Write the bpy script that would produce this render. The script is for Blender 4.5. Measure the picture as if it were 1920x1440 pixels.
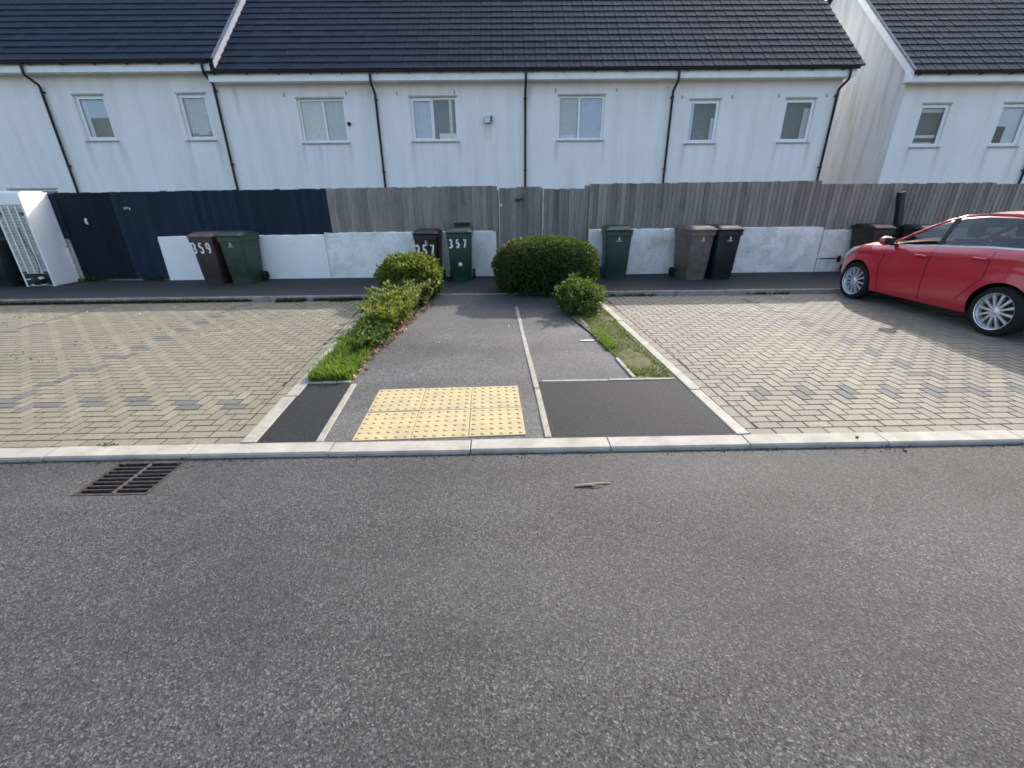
import bpy, bmesh, math, random
import numpy as np
from mathutils import Vector, Matrix, Euler

random.seed(7); RNG = np.random.default_rng(11)
R = math.radians
scene = bpy.context.scene
for o in list(bpy.data.objects):
    bpy.data.objects.remove(o)
COL = scene.collection

# ------------------------------------------------------------------ camera
EYE = 1.66
cam_data = bpy.data.cameras.new("camera")
cam = bpy.data.objects.new("camera", cam_data)
COL.objects.link(cam)
cam_data.sensor_fit = 'HORIZONTAL'
cam_data.sensor_width = 36.0
cam_data.lens = 36.0 * 825.0 / 1920.0
cam_data.clip_start = 0.05
cam_data.clip_end = 800
def _cam_axes(pitch, roll, yaw):
    cp, sp = math.cos(pitch), math.sin(pitch)
    fw = Vector((0, cp, -sp)); rt = Vector((1, 0, 0)); up = Vector((0, sp, cp))
    cr, sr = math.cos(roll), math.sin(roll)
    rt2 = rt * cr + up * sr; up2 = up * cr - rt * sr
    Rz = Matrix.Rotation(yaw, 3, 'Z')
    return Rz @ rt2, Rz @ up2, Rz @ fw
_r, _u, _f = _cam_axes(R(22.863), R(-0.645), R(-0.70))
cam.matrix_world = Matrix(((_r.x, _u.x, -_f.x, 0), (_r.y, _u.y, -_f.y, 0), (_r.z, _u.z, -_f.z, EYE), (0, 0, 0, 1)))
scene.camera = cam

# ------------------------------------------------------------------ world, sun, exposure
SUN_DIR = Vector((0.85, 1.46, 1.0)).normalized()       # towards the sun: ahead, to the right
SUN_EL = math.asin(SUN_DIR.z)
SUN_AZ = math.atan2(SUN_DIR.x, SUN_DIR.y)             # from +Y towards +X
world = bpy.data.worlds.new("World")
scene.world = world
world.use_nodes = True
wn = world.node_tree
wn.nodes.clear()
sky = wn.nodes.new('ShaderNodeTexSky')
sky.sky_type = 'NISHITA'
sky.sun_disc = False
sky.sun_elevation = SUN_EL
sky.sun_rotation = SUN_AZ
sky.air_density = 1.0
sky.dust_density = 4.0
sky.ozone_density = 1.0
bg = wn.nodes.new('ShaderNodeBackground')
bg.inputs['Strength'].default_value = 0.15
wo = wn.nodes.new('ShaderNodeOutputWorld')
wn.links.new(sky.outputs[0], bg.inputs[0])
wn.links.new(bg.outputs[0], wo.inputs[0])
sun_data = bpy.data.lights.new("sun", 'SUN')
sun_data.energy = 2.25
sun_data.angle = R(0.5)
sun_data.color = (1.0, 0.965, 0.91)
sun = bpy.data.objects.new("sun", sun_data)
COL.objects.link(sun)
sun.rotation_euler = SUN_DIR.to_track_quat('Z', 'Y').to_euler()
scene.view_settings.view_transform = 'Standard'
scene.view_settings.look = 'None'
scene.view_settings.gamma = 1.0
scene.view_settings.use_curve_mapping = False
scene.view_settings.exposure = 1.5
scene.render.engine = 'CYCLES'
scene.cycles.max_bounces = 8
scene.cycles.transparent_max_bounces = 12
scene.cycles.filter_width = 1.7

# ------------------------------------------------------------------ material helpers
class NT:
    def __init__(s, name):
        s.m = bpy.data.materials.new(name); s.m.use_nodes = True
        s.t = s.m.node_tree; s.t.nodes.clear()
        s.out = s.n('ShaderNodeOutputMaterial'); s.b = s.n('ShaderNodeBsdfPrincipled')
        s.l(s.b.outputs[0], s.out.inputs[0])
        s._pos = None
    def n(s, k): return s.t.nodes.new(k)
    def l(s, a, b): s.t.links.new(a, b)
    def pos(s):
        if s._pos is None:
            s._pos = s.n('ShaderNodeNewGeometry')
        return s._pos.outputs['Position']
    def mapped(s, scale, vec=None):
        m = s.n('ShaderNodeMapping'); m.inputs['Scale'].default_value = scale
        s.l(vec or s.pos(), m.inputs['Vector']); return m.outputs[0]
    def noise(s, scale, detail=3, rough=.55, vec=None):
        t = s.n('ShaderNodeTexNoise'); t.inputs['Scale'].default_value = scale
        t.inputs['Detail'].default_value = detail; t.inputs['Roughness'].default_value = rough
        s.l(vec or s.pos(), t.inputs['Vector']); return t.outputs['Fac']
    def voro(s, scale, out='Color', vec=None, feature='F1'):
        t = s.n('ShaderNodeTexVoronoi'); t.feature = feature; t.inputs['Scale'].default_value = scale
        s.l(vec or s.pos(), t.inputs['Vector']); return t.outputs[out]
    def ramp(s, fac, stops):
        r = s.n('ShaderNodeValToRGB'); e = r.color_ramp.elements
        while len(e) < len(stops): e.new(0.5)
        for i, (p, c) in enumerate(stops):
            e[i].position = p
            e[i].color = (c, c, c, 1) if isinstance(c, (int, float)) else (c[0], c[1], c[2], 1)
        s.l(fac, r.inputs[0]); return r.outputs[0]
    def mix(s, fac, a, b, mode='MIX'):
        x = s.n('ShaderNodeMix'); x.data_type = 'RGBA'; x.blend_type = mode
        for sock, v in ((x.inputs[0], fac), (x.inputs[6], a), (x.inputs[7], b)):
            if isinstance(v, (int, float)): sock.default_value = v
            elif isinstance(v, tuple): sock.default_value = (v[0], v[1], v[2], 1)
            else: s.l(v, sock)
        return x.outputs[2]
    def math(s, op, a, b=None):
        x = s.n('ShaderNodeMath'); x.operation = op
        for i, v in enumerate((a, b)):
            if v is None: continue
            if isinstance(v, (int, float)): x.inputs[i].default_value = v
            else: s.l(v, x.inputs[i])
        return x.outputs[0]
    def rnd(s):
        o = s.n('ShaderNodeObjectInfo')
        if s._pos is None: s.pos()
        return s.math('FRACT', s.math('ADD', o.outputs['Random'], s._pos.outputs['Random Per Island']))
    def set(s, color=None, rough=None, spec=None, metal=None, coat=None, coat_rough=None):
        def put(nm, v):
            if v is None: return
            i = s.b.inputs[nm]
            if isinstance(v, tuple): i.default_value = (v[0], v[1], v[2], 1)
            elif isinstance(v, (int, float)): i.default_value = v
            else: s.l(v, i)
        put('Base Color', color); put('Roughness', rough); put('Specular IOR Level', spec)
        put('Metallic', metal); put('Coat Weight', coat); put('Coat Roughness', coat_rough)
    def bump(s, h, strength=.3, dist=.01):
        b = s.n('ShaderNodeBump'); b.inputs['Strength'].default_value = strength
        b.inputs['Distance'].default_value = dist
        s.l(h, b.inputs['Height']); s.l(b.outputs[0], s.b.inputs['Normal'])

MATS = {}
def plain(name, col, rough=.5, spec=.5, metal=0.0, var=.12, scale=6.0, coat=None):
    t = NT(name)
    f = t.noise(scale, 4)
    c = t.mix(t.ramp(f, [(.3, 0.0), (.7, 1.0)]), tuple(v * (1 - var) for v in col), tuple(min(1, v * (1 + var)) for v in col))
    t.set(c, rough, spec, metal, coat)
    MATS[name] = t.m
    return t.m

def asphalt(name, dark, mid, light, scale, lightp=.82, stain=.25, worn=.22, bump=.3, tint=(1.0, .985, .96)):
    t = NT(name)
    T = lambda v: (v * tint[0], v * tint[1], v * tint[2])
    cell = t.voro(scale, 'Color')
    sp = t.n('ShaderNodeSeparateColor'); t.l(cell, sp.inputs[0])
    c = t.ramp(sp.outputs[0], [(0.0, T(dark)), (.40, T(mid)), (lightp, T(mid * 1.15)), (1.0, T(light))])
    cell2 = t.voro(scale * .62, 'Color'); sp2 = t.n('ShaderNodeSeparateColor'); t.l(cell2, sp2.inputs[0])
    c = t.mix(t.ramp(sp2.outputs[1], [(.0, .6), (.34, 0.0)]), c, T(dark))
    fine = t.noise(scale * 1.7, 3, .7)
    c = t.mix(t.ramp(fine, [(.40, 0.0), (.68, .6)]), c, T(dark * .8))
    big = t.noise(.9, 5, .6)
    c = t.mix(t.ramp(big, [(.36, stain), (.60, 0.0)]), c, T(dark * 1.1))
    sl = t.noise(.35, 3, .5, t.mapped((.35, 1.6, 1)))
    c = t.mix(t.ramp(sl, [(.45, 0.0), (.7, worn)]), c, T(mid * 1.9))
    sp_ = t.noise(2.7, 2, .4)
    c = t.mix(t.ramp(sp_, [(.70, 0.0), (.76, .35)]), c, T(dark * .8))
    md = t.noise(.30, 4, .55, t.mapped((.35, 2.8, 1)))
    c = t.mix(t.ramp(md, [(.35, .28), (.55, 0.0)]), c, T(dark))
    t.set(c, .85, .3)
    if bump: t.bump(t.voro(scale, 'Distance'), bump, .005)
    MATS[name] = t.m
    return t.m

asphalt('road_asphalt', .018, .073, .195, 150, .80, .35, .35, .30, (1.0, .992, .95))
asphalt('path_asphalt', .030, .100, .27, 105, .82, .50, .40, .30, (1.0, .99, .955))
asphalt('patch_tarmac', .006, .016, .06, 150, .88, .0, .0, .2, (.84, .98, 1.10))
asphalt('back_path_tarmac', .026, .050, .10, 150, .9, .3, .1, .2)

def concrete(name, base, dirt, scale=9, amt=.5, rough=.85):
    t = NT(name)
    n1 = t.noise(scale, 6, .65)
    c = t.mix(t.ramp(n1, [(.35, 0.0), (.72, amt)]), base, dirt)
    n2 = t.noise(120, 2)
    c = t.mix(t.ramp(n2, [(.55, 0.0), (.75, .35)]), c, tuple(v * .55 for v in base))
    c = t.mix(t.math('MULTIPLY', t.rnd(), .22), c, dirt)
    t.set(c, rough, .3)
    t.bump(n2, .25, .004)
    MATS[name] = t.m
    return t.m
concrete('kerb_concrete', (.385, .365, .315), (.20, .185, .15), 5, .75)
concrete('edging_concrete', (.33, .315, .275), (.17, .16, .135), 9, .75)
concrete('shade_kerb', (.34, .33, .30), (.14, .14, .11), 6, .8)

def paver_mat(name, cols, moss):
    t = NT(name)
    r = t.rnd()
    c = t.ramp(r, [(i / (len(cols) - 1), k) for i, k in enumerate(cols)])
    big = t.noise(.75, 4, .6)
    c = t.mix(t.ramp(big, [(.38, 0.0), (.66, .75)]), c, moss)
    oil = t.noise(1.9, 4, .7)
    c = t.mix(t.ramp(oil, [(.60, 0.0), (.78, .45)]), c, tuple(v * .5 for v in moss))
    f = t.noise(48, 4, .65)
    c = t.mix(t.ramp(f, [(.42, 0.0), (.74, .55)]), c, tuple(v * .45 for v in cols[0]))
    t.set(c, .85, .3)
    t.bump(f, .3, .004)
    MATS[name] = t.m
    return t.m
paver_mat('paver_left', [(.205, .183, .138), (.235, .206, .150), (.185, .168, .132), (.215, .19, .142), (.265, .228, .163)], (.150, .147, .106))
paver_mat('paver_right', [(.225, .20, .158), (.255, .224, .168), (.205, .184, .15), (.235, .208, .16), (.29, .25, .183)], (.178, .166, .138))
paver_mat('paver_charcoal', [(.105, .106, .10), (.14, .138, .127), (.12, .119, .112)], (.125, .122, .105))
plain('joint_sand', (.036, .030, .019), .95, .2, 0, .5, 9)
t = NT('ground_soil')
t.set(t.mix(t.noise(3, 5), (.05, .05, .03), (.10, .085, .05)), .95, .2); MATS['ground_soil'] = t.m
t = NT('bed_soil')
n = t.noise(22, 5, .65)
t.set(t.mix(t.ramp(n, [(.35, 0.0), (.65, 1.0)]), (.035, .03, .02), (.12, .09, .065)), .95, .2); t.bump(n, .6, .02); MATS['bed_soil'] = t.m
t = NT('turf_base')
n = t.noise(9, 5, .65)
t.set(t.mix(t.ramp(n, [(.4, 0.0), (.62, 1.0)]), (.05, .075, .018), (.13, .10, .06)), .95, .2); t.bump(n, .6, .02); MATS['turf_base'] = t.m

# tactile yellow
t = NT('tactile_yellow')
f = t.noise(45, 4); g = t.noise(4.5, 5, .65)
c = t.mix(t.ramp(f, [(.4, 0.0), (.75, .45)]), (.43, .34, .175), (.25, .20, .118))
c = t.mix(t.ramp(g, [(.40, 0.0), (.66, .7)]), c, (.27, .23, .145))
c = t.mix(t.math('MULTIPLY', t.rnd(), .4), c, (.36, .30, .17))
t.set(c, .8, .3); t.bump(f, .2, .003); MATS['tactile_yellow'] = t.m

# render on the houses
def render_mat(name, base, stain, streak_amt, blot=.3, drips=()):
    t = NT(name)
    st = t.noise(1.0, 5, .6, t.mapped((3.2, 3.2, .32)))
    c = t.mix(t.ramp(st, [(.45, 0.0), (.75, streak_amt)]), base, stain)
    bl = t.noise(.55, 4, .6)
    c = t.mix(t.ramp(bl, [(.45, 0.0), (.75, blot)]), c, (.70, .70, .69))
    fs = t.noise(1.0, 4, .7, t.mapped((22, 22, 1.1)))
    c = t.mix(t.ramp(fs, [(.62, 0.0), (.85, streak_amt * .8)]), c, tuple(v * .7 for v in stain))
    if drips:
        xyz = t.n('ShaderNodeSeparateXYZ'); t.l(t.pos(), xyz.inputs[0])
        wob = t.math('MULTIPLY', t.math('SUBTRACT', t.noise(1.0, 4, .7, t.mapped((14, 14, 1.6))), .5), .22)
        xw = t.math('ADD', xyz.outputs[0], wob)
        for zs, ends, L_ in drips:
            dx = None
            for e in ends:
                v = t.math('ABSOLUTE', t.math('SUBTRACT', xw, e)); dx = v if dx is None else t.math('MINIMUM', dx, v)
            mx_ = t.math('MAXIMUM', t.math('SUBTRACT', 1.0, t.math('DIVIDE', dx, .13)), 0.0)
            dz = t.math('SUBTRACT', zs, xyz.outputs[2])
            mz_ = t.math('MULTIPLY', t.math('MINIMUM', t.math('MAXIMUM', t.math('MULTIPLY', dz, 18.0), 0.0), 1.0), t.math('MAXIMUM', t.math('SUBTRACT', 1.0, t.math('DIVIDE', dz, L_)), 0.0))
            c = t.mix(t.math('MULTIPLY', t.math('MULTIPLY', mx_, mz_), .42), c, (.36, .36, .32))
    gr = t.noise(160, 2)
    t.set(c, .9, .25); t.bump(gr, .35, .004)
    MATS[name] = t.m
    return t.m
DRIPS = [(3.53, (-7.18, -6.6, -5.49, -3.28, -1.57, 1.92, 3.62), 1.1), (3.40, (6.56, 7.72, 9.94, 11.12), 1.2), (3.67, (-14.80, -13.66, -11.25, -10.18), 1.2), (3.21, (14.88, 15.98, 17.8, 18.93), 1.2), (4.08, (-.60, -.48), .6), (5.25, (-4.55, .9, 5.75, -9.2), .9)]
render_mat('render_white', (.91, .87, .84), (.66, .63, .58), .5, drips=DRIPS)
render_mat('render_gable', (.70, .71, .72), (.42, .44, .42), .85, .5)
def lowwall(name, base, blot, amt):
    t = NT(name)
    n1 = t.noise(2.2, 6, .68); n2 = t.noise(14, 4, .7)
    c = t.mix(t.ramp(n1, [(.42, 0.0), (.66, amt)]), base, blot)
    c = t.mix(t.ramp(n2, [(.58, 0.0), (.74, amt * .8)]), c, tuple(v * .55 for v in blot))
    t.set(c, .88, .25); t.bump(n2, .2, .004)
    MATS[name] = t.m
lowwall('lowwall_clean', (.90, .87, .83), (.76, .74, .69), .4)
lowwall('lowwall_dirty', (.88, .855, .81), (.58, .585, .49), .8)
lowwall('lowwall_right', (.84, .82, .78), (.50, .51, .45), .9)
lowwall('lowwall_grey', (.50, .50, .48), (.30, .31, .27), .8)

# roof tiles
t = NT('roof_tile')
c = t.mix(t.rnd(), (.012, .020, .035), (.020, .030, .048))
f = t.noise(26, 4, .6); g = t.noise(1.2, 4)
c = t.mix(t.ramp(f, [(.5, 0.0), (.8, .45)]), c, (.030, .040, .062))
c = t.mix(t.ramp(g, [(.5, 0.0), (.75, .3)]), c, (.020, .029, .050))
t.set(c, t.ramp(f, [(.3, .55), (.7, .7)]), .18); t.bump(f, .15, .004); MATS['roof_tile'] = t.m

# timber
def timber(name, c1, c2, c3, knots=True, streak=1.0):
    t = NT(name)
    r = t.rnd()
    c = t.mix(r, c1, c2)
    gr = t.noise(1.0, 5, .65, t.mapped((60, 60, 2.2)))
    c = t.mix(t.ramp(gr, [(.42, 0.0), (.72, .75 * streak)]), c, c3)
    bl = t.noise(1.0, 4, .6, t.mapped((5, 5, 1.5)))
    c = t.mix(t.ramp(bl, [(.55, 0.0), (.78, .6 * streak)]), c, tuple(v * .8 for v in c3))
    t.set(c, .85, .25); t.bump(gr, .35, .004)
    MATS[name] = t.m
timber('timber_grey', (.205, .182, .155), (.355, .32, .275), (.10, .088, .073))
timber('timber_gate', (.175, .158, .142), (.31, .283, .255), (.08, .072, .064))
timber('timber_navy', (.010, .020, .036), (.019, .034, .055), (.006, .011, .020), streak=.6)
timber('timber_navy_shaded', (.004, .009, .017), (.009, .017, .026), (.002, .004, .008), streak=.7)  # darker copy of the navy, the gate's deeper shadow put into the colour

plain('upvc_white', (.90, .90, .89), .35, .5, 0, .04)
plain('fascia_white', (.88, .88, .86), .45, .4, 0, .07, 3)
plain('lintel_grey', (.42, .42, .41), .8, .3, 0, .2, 8)
plain('sunlit_tile_grey', (.20, .21, .23), .6, .4, 0, .2, 8)  # pale tone puts sunlight on the tile ends into the colour
plain('sill_grey', (.40, .40, .39), .7, .3, 0, .2, 8)
plain('pipe_black', (.012, .013, .015), .4, .5, 0, .2)
plain('vent_black', (.006, .006, .006), .6, .3)
plain('bin_green', (.030, .062, .038), .42, .5, 0, .25, 7)
plain('bin_green_dark', (.022, .052, .040), .42, .5, 0, .25, 7)
plain('bin_green_bright', (.018, .055, .034), .42, .5, 0, .25, 7)
plain('bin_brown', (.050, .034, .031), .45, .5, 0, .25, 7)
plain('bin_brown_lid', (.13, .085, .065), .5, .5, 0, .2, 7)
plain('bin_darkbrown', (.018, .013, .013), .42, .5, 0, .3, 7)
plain('bin_taupe', (.135, .105, .09), .45, .5, 0, .2, 7)
plain('bin_black', (.014, .016, .020), .42, .5, 0, .3, 7)
plain('rubber_black', (.012, .012, .012), .75, .3, 0, .3, 20)
plain('paint_white', (.82, .82, .80), .6, .4, 0, .08, 30)
plain('emblem_pale', (.62, .64, .62), .6, .4, 0, .1, 30)
plain('fridge_white', (.82, .82, .81), .3, .5, 0, .03)
plain('fridge_back', (.50, .49, .43), .5, .4, 0, .12, 9)
plain('fridge_coil', (.34, .33, .28), .45, .5, 0, .15, 9)
plain('black_plastic', (.012, .012, .013), .5, .4, 0, .2)
plain('dark_metal', (.05, .05, .05), .5, .5, .6, .3)
plain('rust_iron', (.055, .043, .037), .8, .3, .2, .45, 30)
plain('grate_iron', (.066, .056, .05), .75, .3, .25, .4, 30)
plain('pit_black', (.006, .006, .006), .9, .2)
plain('twig_wood', (.36, .28, .19), .8, .3, 0, .3, 60)
plain('litter_leaf', (.30, .17, .10), .8, .3, 0, .5, 40)
plain('curtain_beige', (.74, .72, .62), .9, .2, 0, .08)
plain('curtain_grey', (.58, .575, .55), .9, .2, 0, .08)
plain('curtain_lilac', (.60, .61, .70), .9, .2, 0, .08)
plain('curtain_pale', (.75, .77, .80), .9, .2, 0, .08)
plain('blind_blue', (.52, .57, .64), .9, .2, 0, .05)
plain('cushion_white', (.75, .75, .72), .8, .3, 0, .05)
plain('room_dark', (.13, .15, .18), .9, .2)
plain('stem_brown', (.06, .042, .028), .9, .2)
plain('lamp_housing', (.30, .29, .28), .5, .4)
plain('car_trim', (.010, .010, .011), .45, .5)
plain('car_interior', (.022, .022, .024), .8, .3)
plain('alloy', (.74, .75, .76), .38, .5, .6, .03)
plain('alloy_dark', (.03, .03, .032), .6, .4)
plain('chrome', (.75, .75, .76), .12, .5, 1.0, .02)
plain('lamp_orange', (.55, .18, .03), .25, .5)
plain('litter_pale', (.62, .60, .55), .7, .3)
t = NT('car_red'); t.set((.50, .024, .038), .32, .5, 0.0, 1.0, .09); MATS['car_red'] = t.m
t = NT('headlight_lens'); t.set((.45, .47, .48), .08, .6, .3); MATS['headlight_lens'] = t.m

def glass(name, tint, refl=1.0):
    t = NT(name)
    t.t.nodes.remove(t.b)
    tr = t.n('ShaderNodeBsdfTransparent'); tr.inputs[0].default_value = (*tint, 1)
    gl = t.n('ShaderNodeBsdfGlossy'); gl.inputs[0].default_value = (1, 1, 1, 1); gl.inputs['Roughness'].default_value = .02
    lw = t.n('ShaderNodeLayerWeight'); lw.inputs[0].default_value = .5
    k = t.math('ADD', t.math('MULTIPLY', t.math('POWER', lw.outputs['Facing'], 5.0), .92), .075 * refl)
    mx = t.n('ShaderNodeMixShader'); t.l(k, mx.inputs[0]); t.l(tr.outputs[0], mx.inputs[1]); t.l(gl.outputs[0], mx.inputs[2])
    t.l(mx.outputs[0], t.out.inputs[0]); MATS[name] = t.m
glass('window_glass', (.80, .84, .86))
glass('car_glass', (.70, .82, .78))
glass('car_glass_dark', (.16, .18, .20))

def leafmat(name, c1, c2, c3, trans=.35, rough=.6):
    t = NT(name)
    r = t.rnd()
    c = t.ramp(r, [(0.0, c1), (.5, c2), (1.0, c3)])
    big = t.noise(2.6, 3)
    c = t.mix(t.ramp(big, [(.4, 0.0), (.7, .5)]), c, c1)
    t.set(c, rough, .2)
    tl = t.n('ShaderNodeBsdfTranslucent'); t.l(t.mix(.5, c, (.20, .24, .03), 'ADD'), tl.inputs[0])
    mx = t.n('ShaderNodeMixShader'); mx.inputs[0].default_value = trans
    t.l(t.b.outputs[0], mx.inputs[1]); t.l(tl.outputs[0], mx.inputs[2]); t.l(mx.outputs[0], t.out.inputs[0])
    MATS[name] = t.m
leafmat('leaf_box', (.022, .044, .012), (.040, .072, .018), (.085, .125, .030), .25)
leafmat('leaf_hedge', (.055, .085, .016), (.11, .14, .022), (.20, .21, .04), .4)
leafmat('leaf_spray', (.07, .09, .03), (.15, .17, .055), (.26, .25, .10), .4)
leafmat('leaf_ivy', (.025, .055, .012), (.05, .09, .018), (.10, .13, .03), .3)
leafmat('grass_blade', (.06, .13, .012), (.11, .20, .02), (.20, .27, .045), .4)
leafmat('grass_dry', (.07, .10, .02), (.11, .15, .035), (.17, .18, .06), .3)
leafmat('weed_dark', (.025, .04, .012), (.04, .06, .018), (.06, .08, .025), .2)
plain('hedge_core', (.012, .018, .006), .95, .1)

# ------------------------------------------------------------------ mesh helpers
def add_obj(name, mesh, parent=None, loc=(0, 0, 0)):
    o = bpy.data.objects.new(name, mesh); COL.objects.link(o); o.location = loc
    if parent is not None: o.parent = parent
    return o
def tag(o, label=None, cat=None, group=None, kind=None):
    if label: o['label'] = label
    if cat: o['category'] = cat
    if group: o['group'] = group
    if kind: o['kind'] = kind
    return o
def empty(name, loc=(0, 0, 0), rz=0.0, label=None, cat=None, group=None, kind=None):
    o = bpy.data.objects.new(name, None); COL.objects.link(o)
    o.location = loc; o.rotation_euler = (0, 0, rz); o.empty_display_size = .1
    return tag(o, label, cat, group, kind)

class MB:
    def __init__(s, org=(0, 0, 0)):
        s.v = []; s.f = []; s.o = Vector(org)
    def add(s, verts, faces):
        b = len(s.v)
        s.v.extend([tuple(Vector(v) - s.o) for v in verts])
        s.f.extend([tuple(i + b for i in f) for f in faces]); return s
    def box(s, x0, x1, y0, y1, z0, z1):
        V = [(x, y, z) for z in (z0, z1) for y in (y0, y1) for x in (x0, x1)]
        return s.add(V, [(0, 2, 3, 1), (4, 5, 7, 6), (0, 1, 5, 4), (2, 6, 7, 3), (0, 4, 6, 2), (1, 3, 7, 5)])
    def bbox(s, x0, x1, y0, y1, z0, z1, b=.01):
        """box with chamfered edges"""
        bm = bmesh.new(); bmesh.ops.create_cube(bm, size=1)
        for v in bm.verts:
            v.co = Vector(((x0 + x1) / 2 + v.co.x * (x1 - x0), (y0 + y1) / 2 + v.co.y * (y1 - y0), (z0 + z1) / 2 + v.co.z * (z1 - z0)))
        bmesh.ops.bevel(bm, geom=bm.edges[:], offset=b, segments=1, affect='EDGES')
        bm.verts.index_update()
        s.add([v.co for v in bm.verts], [[v.index for v in f.verts] for f in bm.faces]); bm.free(); return s
    def quad(s, a, b, c, d): return s.add([a, b, c, d], [(0, 1, 2, 3)])
    def poly(s, pts): return s.add(pts, [tuple(range(len(pts)))])
    def prism(s, pts, dvec):
        """extrude a planar polygon along dvec"""
        n = len(pts); d = Vector(dvec)
        V = [Vector(p) for p in pts] + [Vector(p) + d for p in pts]
        F = [tuple(reversed(range(n))), tuple(range(n, 2 * n))] + [(i, (i + 1) % n, n + (i + 1) % n, n + i) for i in range(n)]
        return s.add(V, F)
    def tube(s, pts, r, seg=8, cap=True, flat=None):
        pts = [Vector(p) for p in pts]; n = len(pts); V = []; F = []
        rr = r if isinstance(r, (list, tuple)) else [r] * n
        up0 = None
        for i, p in enumerate(pts):
            d = ((pts[min(i + 1, n - 1)] - pts[max(i - 1, 0)])).normalized()
            ref = Vector((0, 0, 1)) if abs(d.z) < .9 else Vector((0, 1, 0))
            a = d.cross(ref).normalized()
            if up0 is not None and a.dot(up0) < 0: a = -a
            up0 = a; b = d.cross(a).normalized()
            for k in range(seg):
                t_ = 2 * math.pi * k / seg
                V.append(p + a * rr[i] * math.cos(t_) + b * rr[i] * math.sin(t_))
        for i in range(n - 1):
            for k in range(seg):
                F.append((i * seg + k, i * seg + (k + 1) % seg, (i + 1) * seg + (k + 1) % seg, (i + 1) * seg + k))
        if cap:
            F.append(tuple(reversed(range(seg)))); F.append(tuple(range((n - 1) * seg, n * seg)))
        return s.add(V, F)
    def lathe(s, prof, seg=24, axis='Z', c=(0, 0, 0), closed=False):
        V = []; F = []; n = len(prof); c = Vector(c)
        for i in range(seg):
            a = 2 * math.pi * i / seg
            for (r, h) in prof:
                p = {'Z': (r * math.cos(a), r * math.sin(a), h), 'Y': (r * math.cos(a), h, r * math.sin(a)), 'X': (h, r * math.cos(a), r * math.sin(a))}[axis]
                V.append(c + Vector(p))
        m = n if closed else n - 1
        for i in range(seg):
            j = (i + 1) % seg
            for k in range(m):
                F.append((i * n + k, j * n + k, j * n + (k + 1) % n, i * n + (k + 1) % n))
        return s.add(V, F)
    def grid(s, rows):
        """rows: list of equally long lists of points"""
        m = len(rows[0]); V = [p for r_ in rows for p in r_]
        F = [(i * m + k, i * m + k + 1, (i + 1) * m + k + 1, (i + 1) * m + k) for i in range(len(rows) - 1) for k in range(m - 1)]
        return s.add(V, F)
    def mesh(s, name, mat, smooth=None, recalc=True):
        me = bpy.data.meshes.new(name); me.from_pydata(s.v, [], s.f)
        if isinstance(mat, str): mat = MATS[mat]
        me.materials.append(mat)
        if recalc:
            bm = bmesh.new(); bm.from_mesh(me)
            bmesh.ops.recalc_face_normals(bm, faces=bm.faces); bm.to_mesh(me); bm.free()
        if smooth is not None:
            me.polygons.foreach_set('use_smooth', [True] * len(me.polygons))
            if smooth < 180: me.set_sharp_from_angle(angle=R(smooth))
        me.update()
        return me
    def build(s, name, mat, parent=None, smooth=None, loc=(0, 0, 0), recalc=True):
        return add_obj(name, s.mesh(name, mat, smooth, recalc), parent, loc)

def fastmesh(name, verts, nper, mat, smooth=False):
    """many separate quads (nper=4): verts (N*4,3)"""
    verts = np.asarray(verts, dtype=np.float32).reshape(-1, 3)
    nf = len(verts) // nper
    me = bpy.data.meshes.new(name)
    me.vertices.add(len(verts)); me.vertices.foreach_set('co', verts.ravel())
    me.loops.add(len(verts)); me.loops.foreach_set('vertex_index', np.arange(len(verts), dtype=np.int32))
    me.polygons.add(nf)
    me.polygons.foreach_set('loop_start', np.arange(0, len(verts), nper, dtype=np.int32))
    me.polygons.foreach_set('loop_total', np.full(nf, nper, dtype=np.int32))
    me.materials.append(MATS[mat]); me.update(calc_edges=True); me.validate()
    return me

# ------------------------------------------------------------------ ground levels
ROAD_Z = -0.03; KY0, KY1 = 2.725, 2.872; BACK_Z = 0.07; BKY = 7.98; FY = 10.05
tag(MB().box(-150, 150, -150, 150, -.6, -.25).build('ground', 'ground_soil'), 'bare brown ground under and around the whole street', kind='structure')

# road, with a pit under the drain grate
GX0, GX1, GY0, GY1 = -2.745, -2.270, 2.315, 2.690
rd = MB()
xs = [-60, GX0, GX1, 60]; ys = [-40, GY0, GY1, KY0 + .02]
for i in range(3):
    for j in range(3):
        if i == 1 and j == 1: continue
        rd.quad((xs[i], ys[j], ROAD_Z), (xs[i + 1], ys[j], ROAD_Z), (xs[i + 1], ys[j + 1], ROAD_Z), (xs[i], ys[j + 1], ROAD_Z))
tag(rd.build('road', 'road_asphalt', recalc=False), 'speckled grey asphalt road filling the foreground', kind='structure')

# kerb along the road: one stone after another
kerb = empty('road_kerb', (0, KY0, ROAD_Z), label='pale flush concrete kerb between road and parking bays', kind='structure')
def kerb_stone_mesh(L):
    prof = [(KY0, -.2), (KY0, -.022), (KY0 + .004, -.008), (KY0 + .018, .002), (KY1, .005), (KY1, -.2)]
    m = MB((0, KY0, ROAD_Z)); m.prism([(0, y, z) for y, z in prof], (L, 0, 0))
    return m.mesh('kerb_stone', 'kerb_concrete')
ksm = kerb_stone_mesh(1.005)
for i in range(-9, 11):
    o = add_obj('kerb_stone', ksm, kerb, (-3.308 + i * 1.0135, random.uniform(-.004, .004), random.uniform(-.003, .003)))
    o.rotation_euler = (0, 0, random.uniform(-.003, .003))

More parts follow.
